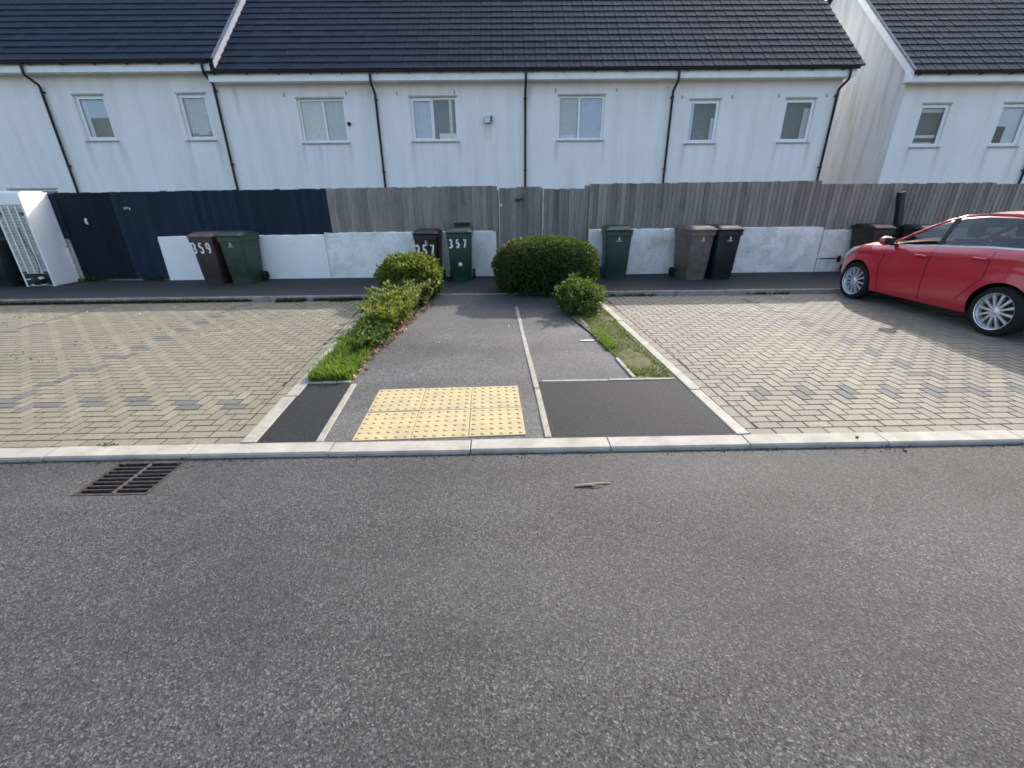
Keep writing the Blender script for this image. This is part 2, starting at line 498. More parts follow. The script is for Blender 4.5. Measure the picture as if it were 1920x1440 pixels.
# footway between the bays: path sheet with a ramp up to the back path
pth = MB()
def xl(y): return -1.985 - .07 * (y - 2.9)
def xr(y): return 1.74 - .039 * (y - 2.88)
P_ys = [KY1, 4.0, 5.5, 7.1, 7.6, BKY + .03]
P_zs = [0, 0, 0, 0.0, .035, BACK_Z + .002]
for i in range(5):
    a, b = P_ys[i], P_ys[i + 1]
    pth.quad((xl(a), a, P_zs[i]), (xr(a), a, P_zs[i]), (xr(b), b, P_zs[i + 1]), (xl(b), b, P_zs[i + 1]))
tag(pth.build('path', 'path_asphalt', recalc=False), 'worn grey asphalt path running from kerb to back gates', kind='structure')

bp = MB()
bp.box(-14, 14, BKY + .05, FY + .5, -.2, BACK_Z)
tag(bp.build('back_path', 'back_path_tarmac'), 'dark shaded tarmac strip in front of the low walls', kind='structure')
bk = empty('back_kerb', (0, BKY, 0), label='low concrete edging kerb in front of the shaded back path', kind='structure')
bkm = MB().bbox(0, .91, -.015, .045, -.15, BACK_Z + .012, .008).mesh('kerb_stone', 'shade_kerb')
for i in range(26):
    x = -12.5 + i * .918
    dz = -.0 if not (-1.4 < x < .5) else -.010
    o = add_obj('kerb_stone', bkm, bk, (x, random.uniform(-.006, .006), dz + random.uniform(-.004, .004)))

# dark tarmac infill patches
pa = MB()
pa.poly([(-1.90, KY1 + .002, .004), (-1.43, KY1 + .002, .004), (-1.51, 4.02, .004), (-1.97, 4.02, .004)])
tag(pa.build('pavement', 'patch_tarmac', recalc=False), 'small fresh black tarmac patch left of the tactile paving', kind='structure')
pa = MB()
pa.poly([(.328, KY1 + .002, .004), (1.715, KY1 + .002, .004), (1.675, 3.985, .004), (.30, 3.975, .004)])
tag(pa.build('pavement', 'patch_tarmac', recalc=False), 'wide fresh black tarmac patch right of the tactile paving', kind='structure')

# concrete edgings: straight runs of stones
def edging(label, a, b, w, stone=.9, z=.012, skip=(), jit=.004, mat='edging_concrete'):
    a = Vector((*a, 0)); b = Vector((*b, 0)); d = (b - a); L = d.length; d.normalize()
    root = empty('path_edging', a, label=label, kind='structure')
    n = max(1, round(L / stone)); s_ = L / n
    m = MB().bbox(0, s_ - .006, -w / 2, w / 2, -.12, 0, .006).mesh('edging_stone', mat)
    ang = math.atan2(d.y, d.x)
    for i in range(n):
        if i in skip: continue
        o = add_obj('edging_stone', m, root, d * (i * s_) + Vector((random.uniform(-jit, jit), random.uniform(-jit, jit), z + random.uniform(-.003, .003))))
        o.rotation_euler = (0, 0, ang + random.uniform(-.006, .006))
    return root
edging('narrow concrete edging strip running up the middle of the asphalt path', (.302, KY1 + .003), (.165, 7.5), .052)
edging('short narrow concrete edging between left tarmac patch and tactile paving', (-1.405, KY1 + .003), (-1.49, 4.0), .055)
edging('thin concrete edging along the back of the right tarmac patch', (.34, 3.985), (1.66, 3.99), .045, .66)
edging('broken thin concrete edging along the back of the left tarmac patch', (-1.955, 4.035), (-1.53, 4.035), .04, .14, .014, (), .008)
edging('broken concrete edging beside the right grass strip', (1.262, 4.03), (1.11, 6.4), .045, .6, .02, (1,), .014)
edging('flush concrete edging bordering the right parking bay', (1.775, KY1 + .003), (1.60, 7.9), .105, .9, .012, (), .004, 'kerb_concrete')
edging('flush concrete edging bordering the left parking bay', (-1.93, KY1 + .003), (-2.285, 7.9), .115, .9, .012)

# ------------------------------------------------------------------ tactile paving
tac = empty('tactile_paving', (-1.17, KY1 + .005, 0), R(2.2), 'yellow blister tactile paving at the kerb edge', kind='structure')
tm = MB()
TW, TD = .436, .478
tm.bbox(.0015, TW - .0015, .0015, TD - .0015, -.04, .008, .004)
for i in range(6):
    for j in range(6):
        cx, cy = TW * (i + .5) / 6, TD * (j + .5) / 6
        V = []; F = []
        for (rr, hh) in ((.0175, .008), (.015, .0122), (.009, .0142)):
            for k in range(8): V.append((cx + rr * math.cos(k * math.pi / 4), cy + rr * math.sin(k * math.pi / 4), hh))
        for q in range(2):
            for k in range(8): F.append((q * 8 + k, q * 8 + (k + 1) % 8, (q + 1) * 8 + (k + 1) % 8, (q + 1) * 8 + k))
        F.append(tuple(range(16, 24)))
        tm.add(V, F)
tmm = tm.mesh('tactile_tile', 'tactile_yellow', recalc=False)
for j in range(2):
    for i in range(3):
        o = add_obj('tactile_tile', tmm, tac, (i * TW, j * TD, random.uniform(-.001, .002)))
        o.rotation_euler = (random.uniform(-.004, .004), random.uniform(-.004, .004), random.uniform(-.004, .004))

# ------------------------------------------------------------------ block paved bays
def paver_verts(cx, cy, cz, lx, ly):
    hx, hy = lx / 2 - .006, ly / 2 - .006; c = .002
    tx, ty = random.uniform(-.006, .006), random.uniform(-.006, .006)
    V = []
    for (ex, ey, z) in ((hx, hy, -.05), (hx, hy, -.0012), (hx - c, hy - c, 0)):
        for sx, sy in ((-1, -1), (1, -1), (1, 1), (-1, 1)):
            V.append((cx + sx * ex + random.uniform(-.0013, .0013), cy + sy * ey + random.uniform(-.0013, .0013), cz + z + tx * sx * ex + ty * sy * ey))
    return V
PAVF = [(0, 1, 5, 4), (1, 2, 6, 5), (2, 3, 7, 6), (3, 0, 4, 7), (4, 5, 9, 8), (5, 6, 10, 9), (6, 7, 11, 10), (7, 4, 8, 11), (8, 9, 10, 11)]
def bay(side, x_in, x_out, matname, dots, label):
    s = 1 if side == 'R' else -1
    def edge(y): return (1.83 - .036 * (y - 2.88)) if s > 0 else (-1.99 - .0705 * (y - 2.88))
    base = MB()
    base.quad((edge(KY1), KY1, -.0030), (x_out, KY1, -.0030), (x_out, BKY + .02, -.0030), (edge(BKY), BKY + .02, -.0030))
    root = base.build('parking_bay', 'joint_sand', recalc=False)
    tag(root, label, kind='structure')
    B = []                                                # (cx, cy, lx, ly)
    y0 = KY1 + .004
    # soldier course along the kerb, then herringbone at 90 degrees, one stretcher course beside the edging
    xx = edge(y0) + s * .005; x = xx
    while abs(x) < abs(x_out):
        B.append((x + s * .1, y0 + .05, .2, .1)); x += s * .2
    x = xx + s * .105
    while abs(x) < abs(x_out):
        B.append((x + s * .1, y0 + .15, .2, .1)); x += s * .2
    y = y0 + .1
    while y < BKY - .05:
        B.append((edge(y + .1) + s * .055, y + .1, .1, .2)); y += .2
    yb = y0 + .2; U = .1
    ncol = int((abs(x_out) + 1) / U); nrow = int((BKY - yb) / U) + 1
    xb = s * 1.5
    for iy in range(-1, nrow):
        for ix in range(-8, ncol):
            k = (ix - iy) % 4
            if k == 0: c = (ix + 1, iy + .5, .2, .1)
            elif k == 3: c = (ix + .5, iy + 1, .1, .2)
            else: continue
            cx = xb + s * c[0] * U; cy = yb + c[1] * U; lx, ly = c[2], c[3]
            ya, yz = max(cy - ly / 2, yb), min(cy + ly / 2, BKY - .02)
            if yz - ya < .03: continue
            cy = (ya + yz) / 2; ly = yz - ya
            e = edge(cy) + s * .108
            if s > 0: xa, xz = max(cx - lx / 2, e), cx + lx / 2
            else: xa, xz = cx - lx / 2, min(cx + lx / 2, e)
            if xz - xa < .03: continue
            B.append(((xa + xz) / 2, cy, xz - xa, ly))
    dark = set()
    for (dx, dy) in dots:
        order = sorted(range(len(B)), key=lambda i: (B[i][0] - dx) ** 2 + (B[i][1] - dy) ** 2)
        dark.add(order[0]); dark.add(order[1])
    def inview(b): return abs(b[0]) < 1.17 * b[1] + .25
    order = sorted(range(len(B)), key=lambda i: (0 if inview(B[i]) else 1, B[i][0] ** 2 + B[i][1] ** 2))
    single = set(order[:300])
    cache = {}
    mb = {matname: MB(), 'paver_charcoal': MB()}
    for i, (cx, cy, lx, ly) in enumerate(B):
        mt = 'paver_charcoal' if i in dark else matname
        cz = random.uniform(-.0004, .0016)
        if i in single:
            key = (mt, round(lx, 3), round(ly, 3), random.randint(0, 2))
            if key not in cache:
                m = MB(); m.add(paver_verts(0, 0, 0, lx, ly), PAVF); cache[key] = m.mesh('paver', mt, recalc=False)
            o = add_obj('paver', cache[key], root, (cx, cy, cz))
            o.rotation_euler = (0, 0, random.uniform(-.012, .012))
        else:
            mb[mt].add(paver_verts(cx, cy, cz, lx, ly), PAVF)
    tag(mb[matname].build('paver_field', matname, root, recalc=False), kind='stuff')
    if mb['paver_charcoal'].v:
        tag(mb['paver_charcoal'].build('charcoal_paver_field', 'paver_charcoal', root, recalc=False), kind='stuff')
dR = [(2.25 + .405 * i, 3.60) for i in range(24)] + [(4.2, 3.6 + .38 * i) for i in range(11)] + [(6.6, 3.6 + .38 * i) for i in range(11)]
dL = [(-2.47 - .42 * i, 3.62) for i in range(24)] + [(-4.57, 3.78 + .385 * i) for i in range(11)] + [(-7.05, 3.78 + .385 * i) for i in range(11)]
bay('R', 1.8, 12.5, 'paver_right', dR, 'buff block-paved parking bay where the red car stands')
bay('L', -2.0, -12.5, 'paver_left', dL, 'buff block-paved empty parking bay left of the path')

# ------------------------------------------------------------------ houses
PITCH = R(41.7); SL = Vector((0, math.cos(PITCH), math.sin(PITCH))); NRM = Vector((0, -math.sin(PITCH), math.cos(PITCH)))
HY = 18.0; HB = 27.1; EY = 17.44; GAUGE = .380; TWD = .36  # houses, here and in the calls below, scaled up about the camera eye

def tile_mesh():
    prof = [(0, 0.0), (.014, .007), (.042, .011), (.070, .007), (.09, .002), (.18, .001), (.198, .004), (.216, .006), (.234, .004), (.252, .001), (.357, 0.0)]
    L = .46; m = MB(); V = []; F = []; n = len(prof)
    # y along slope (0 tail), z along normal; tail raised
    for (yy, zz) in ((0, -.005), (0, .034), (L, .0)):
        for (px, ph) in prof: V.append((px, yy, zz + (ph if zz >= 0 else 0)))
    for k in range(n - 1):
        F.append((k, k + 1, n + k + 1, n + k)); F.append((n + k, n + k + 1, 2 * n + k + 1, 2 * n + k))
    F.append((0, n, 2 * n)); F.append((n - 1, 3 * n - 1, 2 * n - 1))
    m.add(V, F); return m.mesh('roof_tile', 'roof_tile', 40)
TILE = tile_mesh()
VERGE = MB().bbox(-.05, .035, -.015, .36, .012, .062, .010).mesh('sunlit_tile_end', 'sunlit_tile_grey')  # added pale block, stands in for a sunlit tile end at the verge
TROT = Matrix(((1, 0, 0), (0, SL.y, NRM.y), (0, SL.z, NRM.z))).to_euler()

def wall_with_holes(mb, x0, x1, z0, z1, y, holes, rev):
    xs = sorted({x0, x1, *[h[0] for h in holes], *[h[1] for h in holes]})
    zs = sorted({z0, z1, *[h[2] for h in holes], *[h[3] for h in holes]})
    for i in range(len(xs) - 1):
        for j in range(len(zs) - 1):
            cx, cz = (xs[i] + xs[i + 1]) / 2, (zs[j] + zs[j + 1]) / 2
            if any(h[0] < cx < h[1] and h[2] < cz < h[3] for h in holes): continue
            mb.quad((xs[i], y, zs[j]), (xs[i + 1], y, zs[j]), (xs[i + 1], y, zs[j + 1]), (xs[i], y, zs[j + 1]))
    for (a, b, c, d) in holes:
        mb.quad((a, y, c), (a, y + rev, c), (a, y + rev, d), (a, y, d))
        mb.quad((b, y, c), (b, y, d), (b, y + rev, d), (b, y + rev, c))
        mb.quad((a, y, d), (a, y + rev, d), (b, y + rev, d), (b, y, d))
        mb.quad((a, y, c), (b, y, c), (b, y + rev, c), (a, y + rev, c))

def frame_ring(mb, a, b, c, d, y0, y1, w):
    mb.box(a, a + w, y0, y1, c, d); mb.box(b - w, b, y0, y1, c, d)
    mb.box(a + w, b - w, y0, y1, c, c + w); mb.box(a + w, b - w, y0, y1, d - w, d)

def wavy(mb, x0, x1, y, z0, z1, amp=.012, per=.11):
    n = max(6, int((x1 - x0) / .012)); rows = [[], []]
    for i in range(n + 1):
        x = x0 + (x1 - x0) * i / n; yy = y + amp * math.sin(2 * math.pi * x / per + .8 * math.sin(x * 9))
        rows[0].append((x, yy, z0)); rows[1].append((x, yy, z1))
    mb.grid(rows)

def window(root, org, a, b, c, d, panes=1, split=.5, dress=(), casement=None):
    """window in the wall hole a..b, c..d"""
    y = HY + .085; fw = .066
    fr = MB(org); frame_ring(fr, a + .004, b - .004, c + .004, d - .004, y, y + .065, fw)
    xm = a + (b - a) * split
    if panes == 2: fr.box(xm - .03, xm + .03, y + .002, y + .063, c + fw, d - fw)
    w = fr.build('window', 'upvc_white', root)
    def child(mb, nm, mat, sm=None):
        return mb.build(nm, mat, w, sm)
    spans = [(a + fw, b - fw)] if panes == 1 else [(a + fw, xm - .03), (xm + .03, b - fw)]
    for i, (p, q) in enumerate(spans):
        if casement == i or panes == 1:
            k = MB(org); frame_ring(k, p + .004, q - .004, c + fw + .004, d - fw - .004, y - .014, y + .03, .035); child(k, 'casement', 'upvc_white')
        g = MB(org); g.quad((p, y + .035, c + fw), (q, y + .035, c + fw), (q, y + .035, d - fw), (p, y + .035, d - fw)); g_ = child(g, 'pane', 'window_glass')
        g2 = MB(org); handle_x = p + .03
    sl = MB(org); sl.prism([(a - .05, HY - .055, c - .045), (a - .05, HY + .08, c - .045), (a - .05, HY + .08, c + .012), (a - .05, HY - .055, c - .012)], (b - a + .1, 0, 0)); child(sl, 'sill', 'sill_grey')
    ln = MB(org); ln.box(a - .03, b + .03, HY - .010, HY + .05, d + .002, d + .045); child(ln, 'lintel', 'lintel_grey')
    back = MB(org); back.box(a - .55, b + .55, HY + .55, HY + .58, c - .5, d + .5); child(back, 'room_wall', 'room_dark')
    for (kind, *ar) in dress:
        k = MB(org)
        if kind == 'curtain':
            f0, f1, mt, z0, z1 = ar
            wavy(k, a + (b - a) * f0, a + (b - a) * f1, HY + .165, c + (d - c) * z0, c + (d - c) * z1); child(k, 'curtain', mt, 60)
        elif kind == 'blind':
            f0, f1, mt, z0 = ar
            k.box(a + (b - a) * f0, a + (b - a) * f1, HY + .17, HY + .18, c + (d - c) * z0, d); child(k, 'blind', mt)
        elif kind == 'box':
            f0, f1, z0, z1, mt = ar
            k.bbox(a + (b - a) * f0, a + (b - a) * f1, HY + .155, HY + .3, c + (d - c) * z0, c + (d - c) * z1, .02); child(k, 'windowsill_box', mt)
        elif kind == 'pillow':
            f0, f1, z0, z1, mt = ar
            X0, X1 = a + (b - a) * f0, a + (b - a) * f1; Z0, Z1 = c + (d - c) * z0, c + (d - c) * z1
            rows = []
            for i in range(9):
                th = math.pi * i / 8 - math.pi / 2; rows.append([])
                for j in range(17):
                    ph = 2 * math.pi * j / 16
                    rows[-1].append(((X0 + X1) / 2 + (X1 - X0) / 2 * math.copysign(abs(math.cos(th) * math.cos(ph)) ** .5, math.cos(ph)), HY + .23 + .07 * math.cos(th) * math.sin(ph), (Z0 + Z1) / 2 + (Z1 - Z0) / 2 * math.sin(th)))
            k.grid(rows); child(k, 'pillow', mt, 180)
    return w

def house(name, label, x0, x1, dz, wins, tile_x0=None, tile_x1=None, pipe=None, gable_l=False, gable_r=False, barge_l=False, barge_r=False, end_fascia_l=False, group='white rendered terraced houses'):
    """one house of the terrace; dz = step of its eaves against the middle row"""
    org = Vector((x0, HY, 0)); root = empty(name, org, label=label, cat='house', group=group)
    ez = 5.626 + dz                                            # underside of tile tail at EY
    ridge_y = (EY + HB + .56) / 2; rz = ez + (ridge_y - EY) * math.tan(PITCH)
    wtop = 5.356 + dz
    tx0 = x0 if tile_x0 is None else tile_x0; tx1 = x1 if tile_x1 is None else tile_x1
    w = MB(org)
    wall_with_holes(w, x0, x1, -.3, ez + .44, HY, [q['r'] for q in wins], .14)
    rw_ = MB(org); rw_.quad((x0, HB, -.3), (x0, HB, ez + .44), (x1, HB, ez + .44), (x1, HB, -.3)); rw_.build('rear_wall', 'render_white', root, recalc=False)
    w.build('wall', 'render_white', root, recalc=False)
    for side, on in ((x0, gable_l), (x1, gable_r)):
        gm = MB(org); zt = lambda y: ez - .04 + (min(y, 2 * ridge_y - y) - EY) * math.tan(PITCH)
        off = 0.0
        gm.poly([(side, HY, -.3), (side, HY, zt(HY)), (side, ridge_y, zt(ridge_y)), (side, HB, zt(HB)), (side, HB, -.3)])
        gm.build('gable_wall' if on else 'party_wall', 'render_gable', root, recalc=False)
    # roof: deck, every tile of the front slope, plain back slope, ridge
    rf = MB(org)
    e0 = Vector((0, EY + .03, ez - .012)); r0 = Vector((0, ridge_y, rz - .03)); bk0 = Vector((0, 2 * ridge_y - EY, ez - .01))
    for (p, q) in ((e0, r0), (r0, bk0)):
        rf.quad((tx0, p.y, p.z), (tx1, p.y, p.z), (tx1, q.y, q.z), (tx0, q.y, q.z))
    rf.tube([(tx0, ridge_y, rz), (tx1, ridge_y, rz)], .11, 8)
    roof = rf.build('roof', 'roof_tile', root, recalc=False)
    L = (ridge_y - EY) / math.cos(PITCH); rows = int(L / GAUGE); cols = int(round((tx1 - tx0) / TWD)); cw = (tx1 - tx0) / cols
    for i in range(rows):
        for j in range(cols):
            p = Vector((tx0 + j * cw, EY, ez)) + SL * (i * GAUGE) - org
            o = add_obj('roof_tile', TILE, roof, p + NRM * random.uniform(-.003, .003))
            o.rotation_euler = TROT; o.scale = (cw / TWD, 1, 1)
            o.rotation_euler.rotate_axis('X', random.uniform(-.006, .006)); o.rotation_euler.rotate_axis('Z', random.uniform(-.004, .004))
    # fascia, soffit, gutter with brackets
    fx0 = tx0 if (barge_l or end_fascia_l) else x0; fx1 = tx1 if barge_r else x1
    if gable_r: fx1 = min(tx1, x1 + .12)
    fa = MB(org); fa.box(fx0 + .001, fx1 - .001, HY - .425, HY - .397, wtop - .012, ez + .005); fb = fa.build('fascia', 'fascia_white', root)
    so = MB(org); so.box(fx0 + .001, fx1 - .001, HY - .396, HY - .002, wtop, wtop + .012); so.build('soffit', 'fascia_white', root)
    gu = MB(org)
    pts = [(.074 * math.cos(a), .074 * math.sin(a)) for a in [math.pi + math.pi * k / 8 for k in range(9)]]
    inner = [(.066 * math.cos(a), .066 * math.sin(a)) for a in [2 * math.pi - math.pi * k / 8 for k in range(9)]]
    gu.prism([(fx0, HY - .505 + c_, ez - .005 + s_) for c_, s_ in pts + inner], (fx1 - fx0, 0, 0))
    gt = gu.build('gutter', 'pipe_black', root)
    nb = int((fx1 - fx0) / 1.05)
    for i in range(nb + 1):
        bx = fx0 + .25 + i * 1.05
        if bx > fx1 - .1: break
        g = MB(org); g.box(bx - .02, bx + .02, HY - .585, HY - .427, ez - .10, ez - .070); g.box(bx - .02, bx + .02, HY - .45, HY - .427, ez - .070, ez - .01); g.build('gutter_bracket', 'pipe_black', gt)
    for on, xx, sg in ((barge_l, tx0, -1), (barge_r, tx1, 1)):
        if not on: continue
        bb = MB(org); x_ = xx - sg * .03
        a0 = Vector((x_, EY + .02, ez - .015)); a1 = Vector((x_, ridge_y, rz - .02)); dn = Vector((0, 0, -.24))
        pts = [a0 + Vector((0, 0, -.03)), a1, a1 + dn, a0 + Vector((0, .14, -.115)), a0 + Vector((0, .1, -.235))]
        bb.prism([a0 + Vector((0, .02, -.25)), a0, a1, a1 + dn * 1.1, a0 + Vector((0, .36, .36 * math.tan(PITCH) - .265)), a0 + Vector((0, .36, -.25))], (sg * .028, 0, 0))
        bb.build('bargeboard', 'fascia_white', root)
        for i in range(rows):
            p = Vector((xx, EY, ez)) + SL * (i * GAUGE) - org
            o = add_obj('sunlit_tile_end', VERGE, roof, p); o.rotation_euler = TROT
    for q in wins:
        window(root, org, *q['r'], panes=q.get('p', 1), split=q.get('s', .5), dress=q.get('d', ()), casement=q.get('c'))
    if pipe is not None:
        zb = .0; pz = ez - .06
        pp = MB(org)
        path_ = [(pipe, HY - .505, pz), (pipe, HY - .505, wtop - .03), (pipe, HY - .48, wtop - .10), (pipe, HY - .12, wtop - .29), (pipe, HY - .08, wtop - .36), (pipe, HY - .08, -.05)]
        pp.tube(path_, .042, 10)
        pd = pp.build('downpipe', 'pipe_black', root, 50)
        for zc in (wtop - .50, wtop - 2.75, 1.2):
            k = MB(org); k.lathe([(.043, -.035), (.053, -.035), (.053, .035), (.043, .035)], 10, 'Z', (pipe, HY - .08, zc), True)
            k.box(pipe - .06, pipe + .06, HY - .04, HY, zc - .02, zc + .02); k.build('pipe_clip', 'pipe_black', pd)
    return root, org

W = lambda r, **k: dict(r=r, **k)
# left row (eaves step up)
house('terraced_house', 'white rendered house at the far left edge, behind the upended fridge', -21.12, -15.66, 0.3,
      [W((-18.24, -16.464, 0.868, 2.152), p=2, d=(('curtain', .05, .95, 'curtain_grey', 0, 1),)), W((-19.68, -18.6, 3.7, 5.08))], pipe=-15.672)
house('terraced_house', 'white rendered house above the navy gates with two narrow windows', -15.66, -9.756, 0.3,
      [W((-14.76, -13.704, 3.712, 5.08), d=(('curtain', .02, .22, 'curtain_pale', 0, 1), ('blind', .2, .98, 'blind_blue', .52))),
       W((-11.22, -10.224, 3.7, 5.092), d=(('curtain', .04, .98, 'curtain_grey', .12, 1), ('box', .1, .35, .0, .17, 'room_dark'), ('box', .7, .95, .0, .2, 'room_dark')))],
      tile_x1=-9.396, pipe=-9.828, gable_r=True, barge_r=True)
# middle row
h1, o1 = house('terraced_house', 'white rendered house with beige-curtained window behind the navy fence', -9.756, -4.392, 0.0,
      [W((-7.148, -5.52, 3.574, 4.922), p=2, s=.53, d=(('curtain', .04, .52, 'curtain_beige', 0, 1), ('curtain', .53, .98, 'curtain_grey', 0, 1), ('pillow', .06, .48, .02, .2, 'cushion_white')))],
      tile_x0=-9.432, pipe=-4.386, gable_l=True)
h2, o2 = house('terraced_house', 'white rendered house with the floodlight and an opened window', -4.392, 0.756, 0.0,
      [W((-3.24, -1.602, 3.59, 4.94), p=2, s=.47, c=0, d=(('curtain', .04, .46, 'curtain_lilac', 0, 1), ('curtain', .82, .88, 'curtain_beige', 0, 1), ('box', .58, .84, .04, .19, 'cushion_white'), ('box', .86, .96, .04, .19, 'cushion_white')))], pipe=0.792)
h3, o3 = house('terraced_house', 'white rendered house with net-curtained window behind the clipped bush', 0.756, 5.964, 0.0,
      [W((1.95, 3.588, 3.58, 4.948), p=2, s=.46, d=(('curtain', .04, .44, 'curtain_grey', 0, 1), ('curtain', .47, .97, 'curtain_lilac', 0, 1), ('box', .08, .4, .03, .14, 'cushion_white')))], pipe=5.928)
h4, o4 = house('terraced_house', 'white rendered end house of the middle row with two narrow windows', 5.964, 11.856, 0.0,
      [W((6.584, 7.68, 3.444, 4.788), d=(('curtain', .05, .22, 'curtain_pale', 0, 1), ('curtain', .82, .96, 'curtain_pale', 0, .6), ('pillow', .25, .75, .02, .3, 'room_dark'))),
       W((9.977, 11.082, 3.448, 4.794), d=(('curtain', .75, .98, 'curtain_grey', 0, .8),))],
      tile_x1=12.12, pipe=11.712, gable_r=True)
# right row (eaves step down)
house('terraced_house', 'white rendered house standing apart at the right, its blank gable showing', 14.112, 19.62, -0.168,
      [W((14.904, 15.96, 3.25, 4.594), d=(('blind', .05, .97, 'blind_blue', .82), ('blind', .05, .97, 'curtain_grey', .95), ('box', .05, .9, .22, .29, 'curtain_pale'), ('box', .1, .85, .0, .12, 'curtain_grey'))),
       W((17.832, 18.9, 3.25, 4.594), d=(('blind', .03, .97, 'curtain_pale', .48), ('curtain', .5, .97, 'curtain_pale', 0, .5)))],
      tile_x0=13.836, pipe=19.44, gable_l=True, barge_l=True)
house('terraced_house', 'white rendered house of which only the roof corner shows top right', 19.62, 25.08, -0.168,
      [W((20.4, 21.48, 3.25, 4.594)), W((23.28, 24.36, 3.25, 4.594))], pipe=24.84, gable_r=True)
# small pieces on the house walls
g = MB(o2); g.bbox(-.655, -.42, HY - .17, HY - .04, 4.11, 4.31, .014); lamp = g.build('floodlight', 'lamp_housing', h2)
g = MB(o2); g.quad((-.635, HY - .173, 4.13), (-.465, HY - .173, 4.13), (-.465, HY - .173, 4.29), (-.635, HY - .173, 4.29)); g.build('lamp_glass', 'curtain_pale', lamp)
g = MB(o2); g.box(-.425, -.385, HY - .12, HY, 4.18, 4.35); g.build('lamp_bracket', 'black_plastic', lamp)
g = MB(o1); g.lathe([(.0, -.09), (.055, -.09), (.06, -.07), (.06, 0)], 12, 'Y', (-5.424, HY, 4.144)); g.build('vent_cap', 'vent_black', h1)
for hh, oo, x_, z_ in ((h1, o1, -7.54, 5.03), (h1, o1, -5.4, 5.07), (h2, o2, -3.66, 5.04), (h2, o2, -1.66, 5.07), (h3, o3, 1.85, 5.09), (h3, o3, 3.98, 5.09), (h4, o4, 6.3, 4.86), (h4, o4, 8.06, 4.86), (h4, o4, 9.70, 4.88), (h4, o4, 11.4, 4.88)):
    g = MB(oo); g.box(x_ - .025, x_ + .025, HY - .018, HY, z_ - .055, z_ + .055); g.build('wall_plug', 'lintel_grey', hh)

# ------------------------------------------------------------------ low walls and fences
def low_wall(label, x0, x1, top, mat, cap=None, y=FY - .045, th=.16):
    org = Vector(((x0 + x1) / 2, y, BACK_Z)); root = empty('low_wall', org, label=label, cat='wall', group='low rendered walls under the fences')
    n = max(2, int((x1 - x0) / .18)); V = MB(org)
    # slightly uneven top edge
    tops = [top + .008 * math.sin(i * 1.7 + x0) + random.uniform(-.006, .006) for i in range(n + 1)]
    rows = [[], [], [], []]
    for i in range(n + 1):
        x = x0 + (x1 - x0) * i / n; b = random.uniform(-.003, .003)
        rows[0].append((x, y + b, -.05)); rows[1].append((x, y + b, tops[i] - .012)); rows[2].append((x, y + .014, tops[i])); rows[3].append((x, y + th, tops[i]))
    V.grid(rows)
    for e in (0, -1): V.poly([rows[k][e] for k in range(4)] + [(rows[3][e][0], y + th, -.05)])
    V.build('wall', mat, root)
    return root, org
low_wall('grey low wall behind and beside the fridge', -12.6, -9.36, .96, 'lowwall_grey', y=FY + .02)
low_wall('clean white low wall behind bins 359', -7.42, -3.875, .985, 'lowwall_clean')
low_wall('white low wall with green staining left of the gates', -3.865, -.185, 1.02, 'lowwall_dirty')
wr, wo_ = low_wall('long stained white low wall right of the clipped bush', 1.82, 6.93, 1.025, 'lowwall_right')
w4, o4w = low_wall('short pale low wall in front of the red car bonnet', 6.965, 12.5, .955, 'lowwall_right')
g = MB(o4w); g.tube([(7.0, FY - .062, .36), (7.42, FY - .062, .36)], .012, 6); g.box(7.40, 7.46, FY - .08, FY - .043, .28, .41); g.build('wall_pipe', 'dark_metal', w4)

BOARD = {}
def board_mesh(w, h, mat):
    key = (round(w, 3), round(h, 2), mat)
    if key not in BOARD:
        m = MB(); t0, t1 = .024, .010
        m.prism([(0, -t0, 0), (w + .012, -t1, 0), (w + .012, 0, 0), (0, 0, 0)], (0, 0, h))
        BOARD[key] = m.mesh('board', mat)
    return BOARD[key]
def fence(name, label, cat, x0, x1, z0, z1, mat, bw=.105, y=FY, posts=True, group='timber fences along the gardens', z1b=None, jit=.004, rails=True):
    org = Vector((x0, y, z0)); root = empty(name, org, label=label, cat=cat, group=group)
    n = max(2, round((x1 - x0) / bw)); w = (x1 - x0) / n
    for i in range(n):
        f = (i + .5) / n; top = z1 + ((z1b - z1) * f if z1b is not None else 0)
        h = top - z0 + random.uniform(-jit, jit)
        o = add_obj('board', board_mesh(w, round(h / .01) * .01, mat), root, (i * w, random.uniform(-.003, .003), random.uniform(-.004, .003)))
        o.rotation_euler = (random.uniform(-.002, .002), random.uniform(-.003, .003), 0)
    if rails:
        for zz in ((z0 + .15, z1 - .2) if z1 - z0 < 1.2 else (z0 + .25, (z0 + z1) / 2, z1 - .25)):
            m = MB(org); m.box(x0, x1, y + .006, y + .05, zz, zz + .075); m.build('rail', mat, root)
    if posts:
        k = max(1, round((x1 - x0) / 1.8))
        for i in range(k + 1):
            px = min(max(x0 + (x1 - x0) * i / k, x0 + .05), x1 - .05)
            m = MB(org); m.box(px - .045, px + .045, y + .052, y + .14, BACK_Z - .05, z1 - .03); m.build('post', mat, root)
    return root, org
fence('timber_fence', 'navy painted fence panel behind the fridge', 'fence', -12.6, -9.30, .965, 1.855, 'timber_navy')
g1, go1 = fence('garden_gate', 'shadow-darkened navy gate next to the fridge', 'gate', -9.29, -8.17, .10, 1.865, 'timber_navy_shaded', .14, posts=False, group='navy painted gates', y=FY + .03)
m = MB(go1); m.box(-8.83, -8.80, FY - .02, FY + .004, 1.25, 1.37); m.tube([(-8.815, FY - .045, 1.27), (-8.815, FY - .045, 1.35)], .009, 6); m.build('gate_handle', 'alloy', g1)
g2, go2 = fence('garden_gate', 'navy board gate with small pale figures beside the white wall', 'gate', -8.15, -7.44, .10, 1.872, 'timber_navy', .118, posts=False, group='navy painted gates')
